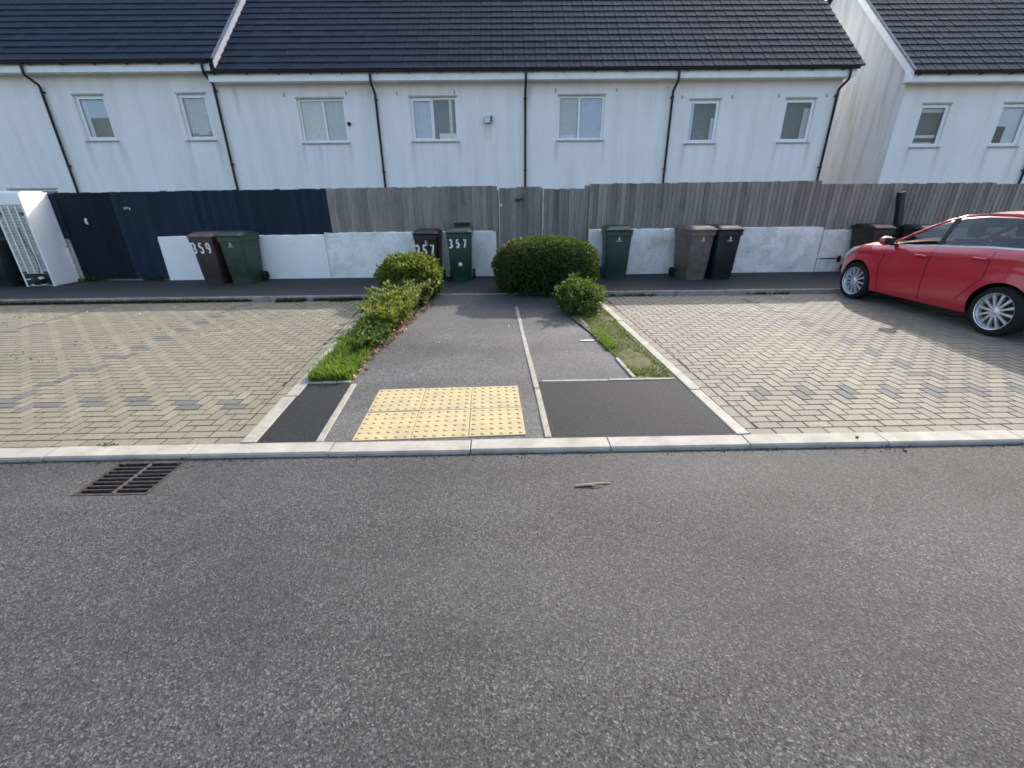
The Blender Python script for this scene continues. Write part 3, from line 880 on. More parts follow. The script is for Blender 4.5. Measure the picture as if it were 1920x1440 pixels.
fence('timber_fence', 'navy painted fence on top of the clean white wall', 'fence', -7.42, -3.70, .99, 1.875, 'timber_navy', z1b=1.888)
fence('timber_fence', 'weathered grey fence between navy fence and gates', 'fence', -3.69, -.155, 1.025, 1.892, 'timber_grey', z1b=1.905)
m = MB(go2)
def post_obj(label, x, w_, z1, y, mat='timber_grey'):
    m = MB((x, y, BACK_Z)); m.box(x - w_ / 2, x + w_ / 2, y, y + .09, .0, z1 - .02)
    m.prism([(x - w_ / 2, y, z1 - .02), (x - w_ / 2, y + .09, z1 - .02), (x - w_ / 2, y + .07, z1), (x - w_ / 2, y + .02, z1)], (w_, 0, 0))
    o = m.build('gate_post', mat, None, loc=(x, y, BACK_Z)); return tag(o, label, 'post')
post_obj('timber gate post at the left side of the paired grey gates', -.145, .07, 1.83, FY + .02)
g3, go3 = fence('garden_gate', 'weathered grey gate with dark latch above the clipped bush', 'gate', -.10, .755, .10, 1.862, 'timber_gate', .122, posts=False, group='weathered grey gates', z1b=1.882)
m = MB(go3); m.box(.235, .33, FY - .05, FY - .028, 1.60, 1.66); m.tube([(.30, FY - .06, 1.63), (.41, FY - .06, 1.66)], .014, 6); m.build('gate_latch', 'dark_metal', g3)
m = MB(go3); m.bbox(-.085, -.045, FY - .05, FY - .026, 1.50, 1.56, .006); m.build('door_bell', 'emblem_pale', g3)
post_obj('timber gate post between the two grey gates', .79, .06, 1.86, FY + .025)
fence('garden_gate', 'weathered grey gate with pale streaked board left of the green bin', 'gate', .83, 1.70, .10, 1.835, 'timber_gate', .11, posts=False, group='weathered grey gates')
post_obj('timber gate post where the right grey fence begins', 1.742, .075, 1.90, FY + .01)
fence('timber_fence', 'long weathered grey fence on the stained white wall', 'fence', 1.79, 6.66, 1.03, 1.922, 'timber_grey', .098, z1b=1.937)
fence('timber_fence', 'lower grey fence behind the red car', 'fence', 6.67, 10.40, .96, 1.872, 'timber_grey', .098, z1b=1.862)
fence('timber_fence', 'grey fence at the far right edge above the car roof', 'fence', 10.41, 14.6, .96, 1.835, 'timber_grey', .098)
m = MB(); m.bbox(-.055, .055, -.06, .06, -.02, 1.665, .008)
po_ = tag(m.build('timber_post', 'bin_black', None, loc=(8.60, FY - .20, BACK_Z)), 'dark square post leaning before the fence behind the car', 'post')
po_.rotation_euler = (0, R(-11.5), 0)

# ------------------------------------------------------------------ stroke lettering
def stroke_digit(ch):
    C = lambda cx, cy, rx, ry, a0, a1, n=10: [(cx + rx * math.cos(R(a0 + (a1 - a0) * i / n)), cy + ry * math.sin(R(a0 + (a1 - a0) * i / n))) for i in range(n + 1)]
    if ch == '3': return [C(.30, .74, .26, .24, 150, -90) + C(.30, .26, .28, .25, 90, -150)[1:]]
    if ch == '5': return [[(.56, .98), (.12, .98), (.08, .56)] + C(.30, .30, .28, .28, 120, -150)]
    if ch == '7': return [[(.02, .95), (.58, .97), (.40, .5), (.22, .0)]]
    if ch == '9': return [C(.30, .70, .26, .27, 0, 360, 16), [(.56, .72), (.52, .3), (.34, .0)]]
    return []
def lettering(text, x0, z0, h, w, y, width, slant=0.0, wob=.02):
    """white brush figures on a plane facing -Y"""
    m = MB()
    for i, ch in enumerate(text):
        for st in stroke_digit(ch):
            P = [(x0 + i * w + (px * .9 + slant * pz) * h * .62 + random.uniform(-wob, wob) * h * .3, z0 + pz * h + random.uniform(-wob, wob) * h * .3) for px, pz in st]
            L_, R_ = [], []
            for k in range(len(P)):
                a, b = P[max(k - 1, 0)], P[min(k + 1, len(P) - 1)]
                dx, dz = b[0] - a[0], b[1] - a[1]; d_ = math.hypot(dx, dz) or 1
                ww = width * random.uniform(.85, 1.15) / 2
                L_.append((P[k][0] - dz / d_ * ww, P[k][1] + dx / d_ * ww)); R_.append((P[k][0] + dz / d_ * ww, P[k][1] - dx / d_ * ww))
            m.grid([[(p[0], y(p[1]), p[1]) for p in L_], [(p[0], y(p[1]), p[1]) for p in R_]])
    return m
# pale figures on the navy gate
m = MB(go2)
for k, (x_, a_) in enumerate(((-7.93, .0), (-7.88, .03), (-7.83, -.02))):
    m.box(x_, x_ + .03, FY - .040, FY - .034, 1.53 + a_ * .5, 1.575 + a_ * .3)
m.build('gate_figures', 'lintel_grey', g2)

# ------------------------------------------------------------------ wheelie bins
def wheelie_bin(label, x, y, rz, body, lid, w=.50, d=.62, h=1.02, number=None, emblem=True, sticker=False, num=(.60, .17, .15), group='wheelie bins', lidtilt=0.0):
    root = empty('wheelie_bin', (x, y, BACK_Z), rz, label, 'bin', group)
    bh = h * .90
    # body: rounded tapered shell, rows of a rounded rectangle; origin at bottom centre of front face
    def ring(z, hw, y0, y1, r=.045, n=3):
        P = []
        for (cx, cy, a0) in ((hw - r, y0 + r, -90), (hw - r, y1 - r, 0), (-hw + r, y1 - r, 90), (-hw + r, y0 + r, 180)):
            for k in range(n + 1):
                a = R(a0 + 90 * k / n); P.append((cx + r * math.cos(a), cy + r * math.sin(a), z))
        return P
    w2 = w / 2
    def front(z): return -.07 * min(1, max(0, z / bh))
    prof = [(0.0, w2 * .78, .0, d * .72), (.03, w2 * .80, -.003, d * .74), (.18, w2 * .83, front(.18), d * .80), (.19, w2 * .85, front(.19) - .004, d * .82), (.55, w2 * .90, front(.55), d * .86), (bh - .09, w2 * .955, front(bh) + .004, d * .9), (bh - .085, w2 * 1.0, -.095, d * .92), (bh, w2 * 1.01, -.098, d * .93)]
    rows = [ring(*p) for p in prof]; rows = [r_ + [r_[0]] for r_ in rows]
    m = MB(); m.grid(rows); m.poly(list(reversed(rows[0][:-1])))
    b = m.build('body', body, root, 35)
    def fy(z): return front(z) - .006
    # raised arch panel on the front
    a = MB(); P = [(.13 * math.cos(R(180 * k / 12)), .30 + .16 + .10 * math.sin(R(180 * k / 12))) for k in range(13)]
    P = [(-.13, .12)][:0] + P
    pts_o = P; pts_i = [(px * .86, (pz - .46) * .86 + .46) for px, pz in P]
    a.grid([[(px, fy(pz) - .004, pz) for px, pz in pts_o], [(px, fy(pz) - .004, pz) for px, pz in pts_i]]); a.build('moulded_arch', body, root)
    # lid: domed, with lip and raised centre
    lr = []
    for (z, hw, y0, y1, rr) in ((bh + .002, w2 * 1.03, -.112, d * .95, .05), (bh + .03, w2 * 1.045, -.125, d * .955, .05), (bh + .05, w2 * 1.0, -.105, d * .94, .06), (bh + .085, w2 * .88, -.02, d * .88, .07), (bh + .098, w2 * .80, .03, d * .82, .07)):
        q = ring(z, hw, y0, y1, rr); lr.append(q + [q[0]])
    m = MB(); m.grid(lr); m.poly(lr[-1][:-1]); m.poly(list(reversed(lr[0][:-1])))
    l = m.build('lid', lid, root, 35); l.rotation_euler = (0, lidtilt, 0)
    m = MB(); m.tube([(-w2 * .75, d * .92, bh - .02), (-w2 * .75, d * 1.02, bh + .04), (w2 * .75, d * 1.02, bh + .04), (w2 * .75, d * .92, bh - .02)], .016, 8); m.build('handle', lid, root, 50)
    m = MB(); m.tube([(-w2 * .98, d * .78, .10), (w2 * .98, d * .78, .10)], .012, 6); m.build('axle', 'dark_metal', root)
    for sx in (-1, 1):
        m = MB(); m.lathe([(.03, -.022), (.09, -.024), (.10, -.014), (.10, .014), (.09, .024), (.03, .022)], 18, 'X', (sx * w2 * .98, d * .78, .10), True); m.build('wheel', 'rubber_black', root, 40)
    if emblem:
        ez_ = bh - .17
        m = MB(); P = [(-.018, 0), (.0, .012), (.02, .004), (.028, .03), (.012, .055), (.004, .075), (-.012, .06), (-.008, .035)]
        m.poly([(px, fy(ez_ + pz) - .003, ez_ + pz) for px, pz in P]); m.grid([[(-.05, fy(ez_ - .02) - .003, ez_ - .02), (.05, fy(ez_ - .02) - .003, ez_ - .02)], [(-.05, fy(ez_ - .008) - .003, ez_ - .008), (.05, fy(ez_ - .008) - .003, ez_ - .008)]])
        m.build('emblem', 'emblem_pale', root, recalc=False)
    if number:
        z0, hh, ww = num
        m = lettering(number, -1.5 * ww + .012, z0, hh, ww, lambda z: fy(z) - .0035, .034)
        m.build('house_number', 'paint_white', root, recalc=False)
    if sticker:
        m = MB(); m.poly([(.04 * math.cos(R(k * 22.5)), fy(.38) - .005, .36 + .04 * math.sin(R(k * 22.5))) for k in range(16)]); m.build('sticker', 'paint_white', root, recalc=False)
    return root
wheelie_bin('brown bin numbered 359 beside a green bin at the clean white wall', -6.10, 9.42, R(-4), 'bin_brown', 'bin_brown_lid', .50, .60, 1.03, '359', False, num=(.63, .20, .15))
wheelie_bin('green bin standing right of brown bin 359', -5.52, 9.40, R(-6), 'bin_green', 'bin_green', .51, .62, 1.04)
wheelie_bin('dark brown bin numbered 357 half behind the left hedge', -1.60, 9.42, R(-2), 'bin_darkbrown', 'bin_darkbrown', .50, .60, 1.03, '357', True, num=(.53, .205, .15))
wheelie_bin('green bin numbered 357 with round white sticker', -.915, 9.30, R(1), 'bin_green_bright', 'bin_green', .50, .62, 1.06, '357', False, True, num=(.69, .155, .14))
wheelie_bin('dark green bin between clipped bush and stained wall', 2.32, 9.38, R(-3), 'bin_green_dark', 'bin_green_dark', .54, .62, 1.06)
wheelie_bin('taupe brown bin beside the black bin at the stained wall', 3.93, 9.16, R(9), 'bin_taupe', 'bin_taupe', .52, .70, 1.06)
wheelie_bin('black bin standing right of the taupe bin', 4.46, 9.14, R(6), 'bin_black', 'bin_black', .50, .68, 1.06)
wheelie_bin('dark brown bin just beyond the red car bonnet', 7.72, 9.40, R(3), 'bin_darkbrown', 'bin_darkbrown', .44, .58, 1.03, emblem=False)
wheelie_bin('black bin behind the red car windscreen', 8.72, 9.34, R(0), 'bin_black', 'bin_black', .52, .60, 1.0, emblem=False)
wheelie_bin('black bin at the left edge next to the fridge', -10.42, 9.40, R(-6), 'bin_black', 'bin_black', .52, .62, .98)
# black box on the wall behind the green bin
m = MB((-.90, 9.98, 1.02)); m.bbox(-1.06, -.745, 9.93, 10.00, 1.03, 1.185, .008); m.bbox(-1.075, -.73, 9.92, 10.005, 1.160, 1.20, .008)
tag(m.build('plastic_crate', 'black_plastic', None, loc=(-.90, 9.98, 1.02)), 'small black plastic box on the wall behind the green 357 bin', 'box')

# ------------------------------------------------------------------ fridge left outside, its back to us
fr = empty('fridge_freezer', (-9.69, 9.42, BACK_Z), R(1.0), 'white fridge freezer dumped outside with its coiled back showing', 'fridge')
FW, FD, FH = .58, .56, 1.80
m = MB(); m.bbox(-FW / 2, FW / 2, .03, FD, .0, FH, .012)
# hollow compressor niche drawn as a separate dark box in front of the shell
m.box(-FW / 2, -FW / 2 + .035, 0, .03, .0, FH - .02); m.box(FW / 2 - .035, FW / 2, 0, .03, .0, FH - .02); m.box(-FW / 2 + .035, FW / 2 - .035, 0, .03, FH - .22, FH - .02)
m.build('cabinet', 'fridge_white', fr)
m = MB(); m.box(-FW / 2 + .036, FW / 2 - .036, .012, .0295, .26, FH - .221); m.build('back_panel', 'fridge_back', fr)
coil = MB()
for k in range(22):
    z = .31 + k * .0565; coil.tube([(-.215, .0, z), (.215, .0, z)], .0065, 5)
    if k < 21:
        sx = .215 if k % 2 else -.215; coil.tube([(sx, .0, z), (sx, .0, z + .0565)], .0065, 5)
coil.build('condenser_coil', 'fridge_coil', fr)
m = MB()
for xx in (-.14, .0, .14): m.box(xx - .012, xx + .012, -.008, .002, .28, 1.56)
m.build('coil_strut', 'fridge_white', fr)
m = MB(); m.box(-FW / 2 + .036, FW / 2 - .036, .004, .0292, .03, .255); m.build('compressor_niche', 'black_plastic', fr)
m = MB(); m.lathe([(.0, .23), (.06, .22), (.09, .18), (.09, .09), (.07, .05), (.0, .05)], 16, 'Z', (.02, -.04, 0)); m.build('compressor', 'black_plastic', fr, 50)
m = MB(); m.box(-.17, .12, -.075, .0, .15, .165); m.box(-.12, .16, -.07, .0, .04, .052); m.bbox(-.02, .15, -.085, -.02, .165, .2, .006); m.build('drip_tray', 'fridge_white', fr)
m = MB(); cpts = [(.03 + .13 * math.sin(1.1 * t_) * t_ * .55, -.014 - .02 * math.sin(t_), 1.16 - .36 * t_) for t_ in [i * .17 for i in range(16)]]
m.tube(cpts, .007, 6); m.build('power_cable', 'black_plastic', fr, 60)
for zz in (.27, 1.40):
    for xx in (-.215, .215):
        m = MB(); m.box(xx - .03, xx + .03, -.016, .0, zz, zz + .03); m.build('coil_spacer', 'black_plastic', fr)
m = MB(); m.bbox(-FW / 2 + .02, FW / 2 - .02, .1, FD - .02, FH + .001, FH + .022, .004); m.build('top_cover', 'fridge_white', fr)
m = MB(); m.bbox(-FW / 2 + .002, FW / 2 - .002, FD + .006, FD + .06, .05, .72, .01); m.bbox(-FW / 2 + .002, FW / 2 - .002, FD + .006, FD + .06, .735, FH, .01); m.build('door', 'fridge_white', fr)
# hinge lugs on the left side
m = MB(); m.bbox(-FW / 2 - .05, -FW / 2 + .0, .05, .12, .66, .76, .01); m.bbox(-FW / 2 - .05, -FW / 2, .05, .12, .80, .86, .01); m.build('side_lug', 'fridge_white', fr)

# ------------------------------------------------------------------ drain grate
gr = empty('drain_grate', ((GX0 + GX1) / 2, (GY0 + GY1) / 2, ROAD_Z), 0, 'rusty slotted iron drain grate set in the road by the kerb', 'drain')
go = Vector(((GX0 + GX1) / 2, (GY0 + GY1) / 2, ROAD_Z))
m = MB(go); frame_w = .02
m.box(GX0, GX0 + frame_w, GY0, GY1, ROAD_Z - .08, ROAD_Z + .004); m.box(GX1 - frame_w, GX1, GY0, GY1, ROAD_Z - .08, ROAD_Z + .004)
m.box(GX0 + frame_w, GX1 - frame_w, GY0, GY0 + .018, ROAD_Z - .08, ROAD_Z + .003); m.box(GX0 + frame_w, GX1 - frame_w, GY1 - .018, GY1, ROAD_Z - .08, ROAD_Z + .003)
m.build('frame', 'rust_iron', gr)
ns = 8; ys0, ys1 = GY0 + .018, GY1 - .018
for i in range(1, ns):
    yy = ys0 + (ys1 - ys0) * i / ns
    m = MB(go); m.bbox(GX0 + frame_w, GX1 - frame_w, yy - .0065, yy + .0065, ROAD_Z - .05, ROAD_Z + .001, .003); m.build('bar', 'grate_iron', gr)
m = MB(go); xm = (GX0 + GX1) / 2; m.bbox(xm - .010, xm + .010, ys0, ys1, ROAD_Z - .05, ROAD_Z + .0025, .003); m.build('centre_bar', 'grate_iron', gr)
m = MB(go)
z0 = ROAD_Z - .21
m.add([(GX0, GY0, z0), (GX1, GY0, z0), (GX1, GY1, z0), (GX0, GY1, z0), (GX0, GY0, ROAD_Z - .001), (GX1, GY0, ROAD_Z - .001), (GX1, GY1, ROAD_Z - .001), (GX0, GY1, ROAD_Z - .001)], [(0, 1, 2, 3), (0, 4, 5, 1), (1, 5, 6, 2), (2, 6, 7, 3), (3, 7, 4, 0)])
m.build('gully_pit', 'pit_black', gr, recalc=False)

# ------------------------------------------------------------------ litter on the road
def loose(name, label, cat, pts, r, mat):
    c = Vector(pts[0]); m = MB(c); m.tube(pts, r, 6); return tag(m.build(name, mat, None, 60, loc=c), label, cat)
Z = ROAD_Z + .006
m = MB((.42, 2.31, Z)); m.tube([(.42, 2.315, Z), (.50, 2.318, Z + .004), (.57, 2.335, Z), (.655, 2.34, Z)], [.007, .008, .006, .003], 6)
m.tube([(.50, 2.318, Z + .004), (.55, 2.305, Z + .006), (.60, 2.312, Z)], [.005, .004, .002], 6)
tag(m.build('twig', 'twig_wood', None, 60, loc=(.42, 2.31, Z)), 'pale forked twig lying on the road before the tarmac patch', 'twig')
def pebble(label, x, y, z, s, mat='rubber_black'):
    bm = bmesh.new(); bmesh.ops.create_icosphere(bm, subdivisions=2, radius=s)
    for v in bm.verts: v.co *= random.uniform(.8, 1.2); v.co.z *= .6
    me = bpy.data.meshes.new('pebble'); bm.to_mesh(me); bm.free(); me.materials.append(MATS[mat])
    return tag(add_obj('pebble', me, None, (x, y, z + s * .4)), label, 'stone')
pebble('tiny dark stone lying on the pale kerb before the right bay', 2.58, 2.80, .005, .011)
pebble('tiny dark stone on the road just off the right kerb', 2.83, 2.66, ROAD_Z, .012)
pebble('pale stone on the edge of the right grass strip', 1.17, 5.30, .0, .035, 'litter_pale')
m = MB((.95, 5.28, .004)); m.box(.93, 1.10, 5.27, 5.30, .004, .012); tag(m.build('litter_strip', 'litter_pale', None, loc=(.95, 5.28, .004)), 'pale flat scrap lying on the path beside the grass strip', 'litter')

# ------------------------------------------------------------------ vegetation
def leaves_mesh(name, P, N, size, mat, spread=.7, aspect=.55, fold=.25):
    """P points, N outward normals: one folded leaf quad at each"""
    n = len(P)
    d = N + RNG.normal(0, spread, (n, 3)); d /= np.linalg.norm(d, axis=1)[:, None]      # leaf length direction
    r = RNG.normal(0, 1, (n, 3)); s = np.cross(d, r); s /= np.linalg.norm(s, axis=1)[:, None] + 1e-9
    u = np.cross(s, d)
    L = (size * RNG.uniform(.6, 1.35, n))[:, None]; Wd = L * aspect * .5
    base = P; tip = P + d * L + u * L * RNG.uniform(-.25, .25, n)[:, None]
    mid = P + d * L * .5 + u * L * fold * .4
    q = np.stack([base, mid + s * Wd, tip, mid - s * Wd], axis=1)
    return fastmesh(name, q.reshape(-1, 3), 4, mat)

def noise3(p, seed, f):
    rs = np.random.default_rng(seed); out = np.zeros(len(p))
    for k in range(6):
        w_ = rs.normal(0, f, 3); out += np.sin(p @ w_ + rs.uniform(0, 6.28)) * (.9 ** k)
    return out / 6

def bush(name, label, center, rad, n, size, mat, power=2.6, rough=.08, seed=1, cat='bush', core=.9, top_flat=1.0, group=None, spread=.7, stems=3, shoots=1.0):
    c = np.array(center, float); rad = np.array(rad, float)
    root = empty(name, (center[0], center[1], 0), label=label, cat=cat, group=group)
    d = RNG.normal(0, 1, (n, 3)); d /= np.linalg.norm(d, axis=1)[:, None]
    def shape(dd):
        den = (np.abs(dd[:, 0]) ** power + np.abs(dd[:, 1]) ** power + np.abs(dd[:, 2]) ** power) ** (1 / power)
        rr = 1 / den * (1 + rough * 2.2 * noise3(dd, seed, 4.5) + rough * 1.3 * noise3(dd, seed + 9, 11))
        return rr
    rr = shape(d)[:, None]
    depth = 1 - np.abs(RNG.normal(0, .085, n))[:, None]
    P = c + d * rr * rad * depth
    keep = P[:, 2] > .015; P = P[keep]; Nn = (d / rad)[keep]; Nn /= np.linalg.norm(Nn, axis=1)[:, None]
    # holes: drop leaves where a noise is low
    keep = noise3(P, seed + 3, 9) > -.42; P = P[keep]; Nn = Nn[keep]
    sd = RNG.normal(0, 1, (int(n * .012), 3)); sd[:, 2] = np.abs(sd[:, 2]) * .8 + .1; sd /= np.linalg.norm(sd, axis=1)[:, None]
    so_ = np.repeat(sd, 9, axis=0); ex = np.tile(np.linspace(.93, 1.0, 9), len(sd)) + np.repeat(shoots * RNG.uniform(0, .13 + rough * .5, len(sd)), 9) * np.tile(np.linspace(0, 1, 9), len(sd))
    SP = c + so_ * shape(so_)[:, None] * rad * ex[:, None] + RNG.normal(0, .008, so_.shape)
    k2 = SP[:, 2] > .02; P = np.concatenate([P, SP[k2]]); Nn = np.concatenate([Nn, (so_ + np.array([0, 0, .4]))[k2]])
    org = np.array([center[0], center[1], 0])
    cr = add_obj('crown', leaves_mesh('crown', P - org, Nn, size, mat, spread), root)
    # dark hull stands in for inner twigs and the shade between them
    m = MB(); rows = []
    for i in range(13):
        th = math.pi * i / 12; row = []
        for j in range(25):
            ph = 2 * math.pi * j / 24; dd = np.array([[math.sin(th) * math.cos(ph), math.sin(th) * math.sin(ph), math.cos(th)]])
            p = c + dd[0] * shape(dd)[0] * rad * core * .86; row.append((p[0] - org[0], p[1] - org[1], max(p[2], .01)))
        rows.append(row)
    m.grid(rows); m.build('branch_shade_core', 'hedge_core', root, 180)
    for k in range(stems):
        a = random.uniform(0, 6.28); m = MB(); m.tube([(rad[0] * .25 * math.cos(a), rad[1] * .25 * math.sin(a), -.02), (rad[0] * .3 * math.cos(a), rad[1] * .3 * math.sin(a), center[2])], [.018, .01], 6); m.build('stem', 'stem_brown', root)
    return root

def sprays(name, label, pts, n_sprays, leaves_per, length, size, mat, cat='shrub', group=None, up=.8):
    """loose shrub: arching twigs carrying leaves"""
    c = np.mean(np.array(pts), axis=0); root = empty(name, (c[0], c[1], 0), label=label, cat=cat, group=group)
    P = []; Nn = []; tw = MB()
    for k in range(n_sprays):
        b = np.array(pts[random.randrange(len(pts))]) + np.array([random.gauss(0, .05), random.gauss(0, .1), 0])
        b[2] = .01; h = pts[0][2]
        a = random.uniform(0, 6.28); L = length * random.uniform(.25, 1.2); o = np.array([math.cos(a), math.sin(a), 0])
        q = []
        for i in range(6):
            t_ = i / 5; q.append(b + o * L * .42 * t_ ** 1.3 + np.array([0, 0, L * up * (t_ - .28 * t_ * t_)]))
        if k < n_sprays // 3: tw.tube([tuple(v - np.array([c[0], c[1], 0])) for v in q], [.006, .005, .004, .003, .003, .002], 4, cap=False)
        for j in range(leaves_per):
            t_ = random.uniform(.0, 1); i = min(4, int(t_ * 5)); p = q[i] + (q[i + 1] - q[i]) * (t_ * 5 - i)
            P.append(p); dv = q[i + 1] - q[i]; dv = dv / (np.linalg.norm(dv) + 1e-9); Nn.append(dv * .6 + np.array([random.gauss(0, .6), random.gauss(0, .6), .3]))
    P = np.array(P); Nn = np.array(Nn); Nn /= np.linalg.norm(Nn, axis=1)[:, None]
    P[:, 2] = np.maximum(P[:, 2], .02)
    add_obj('crown', leaves_mesh('crown', P - np.array([c[0], c[1], 0]), Nn, size, mat, .4), root)
    if tw.v: tw.build('branch', 'stem_brown', root, recalc=False)
    return root

def blades(P, h, mat, name, lean=.5, w=.006):
    n = len(P); a = RNG.uniform(0, 6.28, n); hh = h * RNG.uniform(.45, 1.25, n)
    o = np.stack([np.cos(a), np.sin(a), np.zeros(n)], 1); s_ = np.stack([-np.sin(a), np.cos(a), np.zeros(n)], 1) * w * RNG.uniform(.6, 1.4, n)[:, None]
    le = RNG.uniform(0, lean, n)[:, None]
    up = np.array([0, 0, 1.0]); H = hh[:, None]
    mid = P + up * H * .6 + o * H * le * .35; tip = P + up * H * (1 - .3 * le) + o * H * le
    q1 = np.stack([P - s_, P + s_, mid + s_ * .8, mid - s_ * .8], 1); q2 = np.stack([mid - s_ * .8, mid + s_ * .8, tip + s_ * .15, tip - s_ * .15], 1)
    return fastmesh(name, np.concatenate([q1, q2]).reshape(-1, 3), 4, mat)
def in_poly(n, poly):
    poly = np.array(poly); lo, hi = poly.min(0), poly.max(0); out = []
    while len(out) < n:
        p = RNG.uniform(lo, hi); c_ = False; j = len(poly) - 1
        for i in range(len(poly)):
            if (poly[i, 1] > p[1]) != (poly[j, 1] > p[1]) and p[0] < (poly[j, 0] - poly[i, 0]) * (p[1] - poly[i, 1]) / (poly[j, 1] - poly[i, 1]) + poly[i, 0]: c_ = not c_
            j = i
        if c_: out.append((p[0], p[1], 0))
    return np.array(out)

def soil_bed(name, label, poly, z, mat):
    """gently mounded bed"""
    cx = sum(p[0] for p in poly) / len(poly); cy = sum(p[1] for p in poly) / len(poly)
    bm = bmesh.new(); vs = [bm.verts.new((p[0], p[1], .004)) for p in poly]; f = bm.faces.new(vs)
    bmesh.ops.triangulate(bm, faces=[f]); bmesh.ops.subdivide_edges(bm, edges=bm.edges[:], cuts=5, use_grid_fill=True)
    bm.normal_update()
    bnd = {v for e in bm.edges if e.is_boundary for v in e.verts}
    for v in bm.verts:
        v.co.z = .0045 if v in bnd else z * random.uniform(.6, 1.3)
    me = bpy.data.meshes.new(name); bm.to_mesh(me); bm.free(); me.materials.append(MATS[mat])
    return tag(add_obj(name, me), label, kind='structure')
LB = [(-1.99, 4.06), (-1.54, 4.06), (-1.55, 4.45), (-1.48, 5.2), (-1.36, 6.4), (-1.20, 7.9), (-2.20, 7.93), (-2.14, 6.2)]
RBd = [(1.28, 4.02), (1.66, 4.02), (1.60, 5.4), (1.545, 7.85), (.85, 7.85), (.92, 6.7), (1.11, 6.35), (1.17, 5.3)]
soil_bed('planting_bed', 'brown soil bed under the left hedge', LB, .03, 'bed_soil')
soil_bed('planting_bed', 'patchy soil and turf strip along the right bay edging', RBd, .02, 'turf_base')

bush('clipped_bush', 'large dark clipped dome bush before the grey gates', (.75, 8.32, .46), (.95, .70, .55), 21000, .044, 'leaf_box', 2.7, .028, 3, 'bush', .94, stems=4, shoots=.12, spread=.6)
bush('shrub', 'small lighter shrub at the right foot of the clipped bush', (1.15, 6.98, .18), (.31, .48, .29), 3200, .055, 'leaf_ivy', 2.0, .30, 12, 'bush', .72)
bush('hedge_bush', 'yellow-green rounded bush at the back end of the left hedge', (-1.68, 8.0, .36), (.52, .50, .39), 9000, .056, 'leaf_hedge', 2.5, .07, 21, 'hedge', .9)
sprays('shrub', 'loose feathery shrub in front of the rounded left bush', [(-1.72, 7.3, .2), (-1.56, 7.1, .2), (-1.76, 6.9, .2), (-1.46, 7.45, .2), (-1.62, 6.8, .2)], 250, 28, .60, .058, 'leaf_spray', up=.85)
sprays('shrub', 'mid height leafy shrub halfway along the left hedge', [(-1.74, 6.5, .2), (-1.58, 6.3, .2), (-1.76, 6.1, .2), (-1.56, 6.6, .2), (-1.66, 5.9, .2)], 240, 26, .58, .054, 'leaf_hedge', up=.75)
sprays('shrub', 'low dark ivy-like shrub towards the front of the left bed', [(-1.74, 5.6, .2), (-1.64, 5.3, .2), (-1.76, 5.8, .2), (-1.70, 5.0, .2), (-1.6, 5.6, .2)], 210, 24, .40, .048, 'leaf_ivy', up=.65)
sprays('shrub', 'wispy dry-tipped shrub between clipped bush and right bay', [(1.3, 6.85, .2), (1.40, 7.1, .2), (1.15, 6.7, .2), (1.45, 7.4, .2), (1.0, 6.8, .2)], 90, 24, .36, .045, 'leaf_spray', up=.8)
# grass
g1_ = in_poly(4200, [(-1.98, 4.07), (-1.56, 4.07), (-1.56, 4.7), (-1.62, 5.2), (-2.02, 5.4)])
g1b = in_poly(700, [(-2.08, 5.2), (-1.78, 5.2), (-1.85, 6.6), (-2.15, 6.6)])
tag(add_obj('grass', blades(np.concatenate([g1_, g1b]), .115, 'grass_blade', 'grass', .7)), 'bright green grass tuft at the front of the left bed', 'grass', kind='stuff')
g2_ = in_poly(8000, RBd)
f_ = noise3(g2_ * np.array([1, 1, 0]), 5, 3.6) + .22 * (g2_[:, 1] > 4.9); hole = (((g2_[:, 0] - 1.40) / .17) ** 2 + ((g2_[:, 1] - 4.55) / .30) ** 2) > 1
g2_ = g2_[(f_ > -.12) & hole]
tag(add_obj('grass', blades(g2_, .045, 'grass_dry', 'grass', .9, .005)), 'short patchy grass strip beside the right bay edging', 'grass', kind='stuff')
g3_ = in_poly(900, [(1.12, 5.6), (1.19, 4.9), (1.30, 4.95), (1.27, 5.7)])
tag(add_obj('grass', blades(g3_, .06, 'grass_blade', 'grass', .8, .006)), 'brighter green grass clump at the inner side of right strip', 'grass', kind='stuff')
# weeds and moss in the foot of the back kerb
w1 = RNG.uniform((-9.5, BKY - .07, 0), (-2.3, BKY - .012, 0), (4200, 3)); w1 = w1[noise3(w1, 31, 2.2) > -.22]
w2_ = RNG.uniform((-4.1, BKY - .14, 0), (-2.35, BKY - .012, 0), (3200, 3)); w2_ = w2_[noise3(w2_, 33, 5) > -.1]
w3 = RNG.uniform((1.7, BKY - .05, 0), (9, BKY - .012, 0), (900, 3)); w3 = w3[noise3(w3, 35, 2.2) > .05]
tag(add_obj('weeds', blades(np.concatenate([w1, w2_, w3]), .055, 'weed_dark', 'weeds', .9, .009)), 'dark weeds and moss growing along the foot of the back kerb', 'weeds', kind='stuff')
# green growth in the paver joints
mz = RNG.uniform((-8, 3.0, 0), (-2.1, 7.8, 0), (9000, 3)); mz = mz[(noise3(mz, 41, 1.3) > .16) & (noise3(mz, 43, 14) > .12)]
mz2 = RNG.uniform((-4.4, KY1 + .0, 0), (-1.9, KY1 + .03, 0), (500, 3)); mz2 = mz2[noise3(mz2, 45, 7) > .22]
mz[:, 2] = -.004
tag(add_obj('moss', blades(np.concatenate([mz, mz2]), .014, 'weed_dark', 'moss', 1.0, .008)), 'moss tufts growing in joints of the left paved bay', 'moss', kind='stuff')
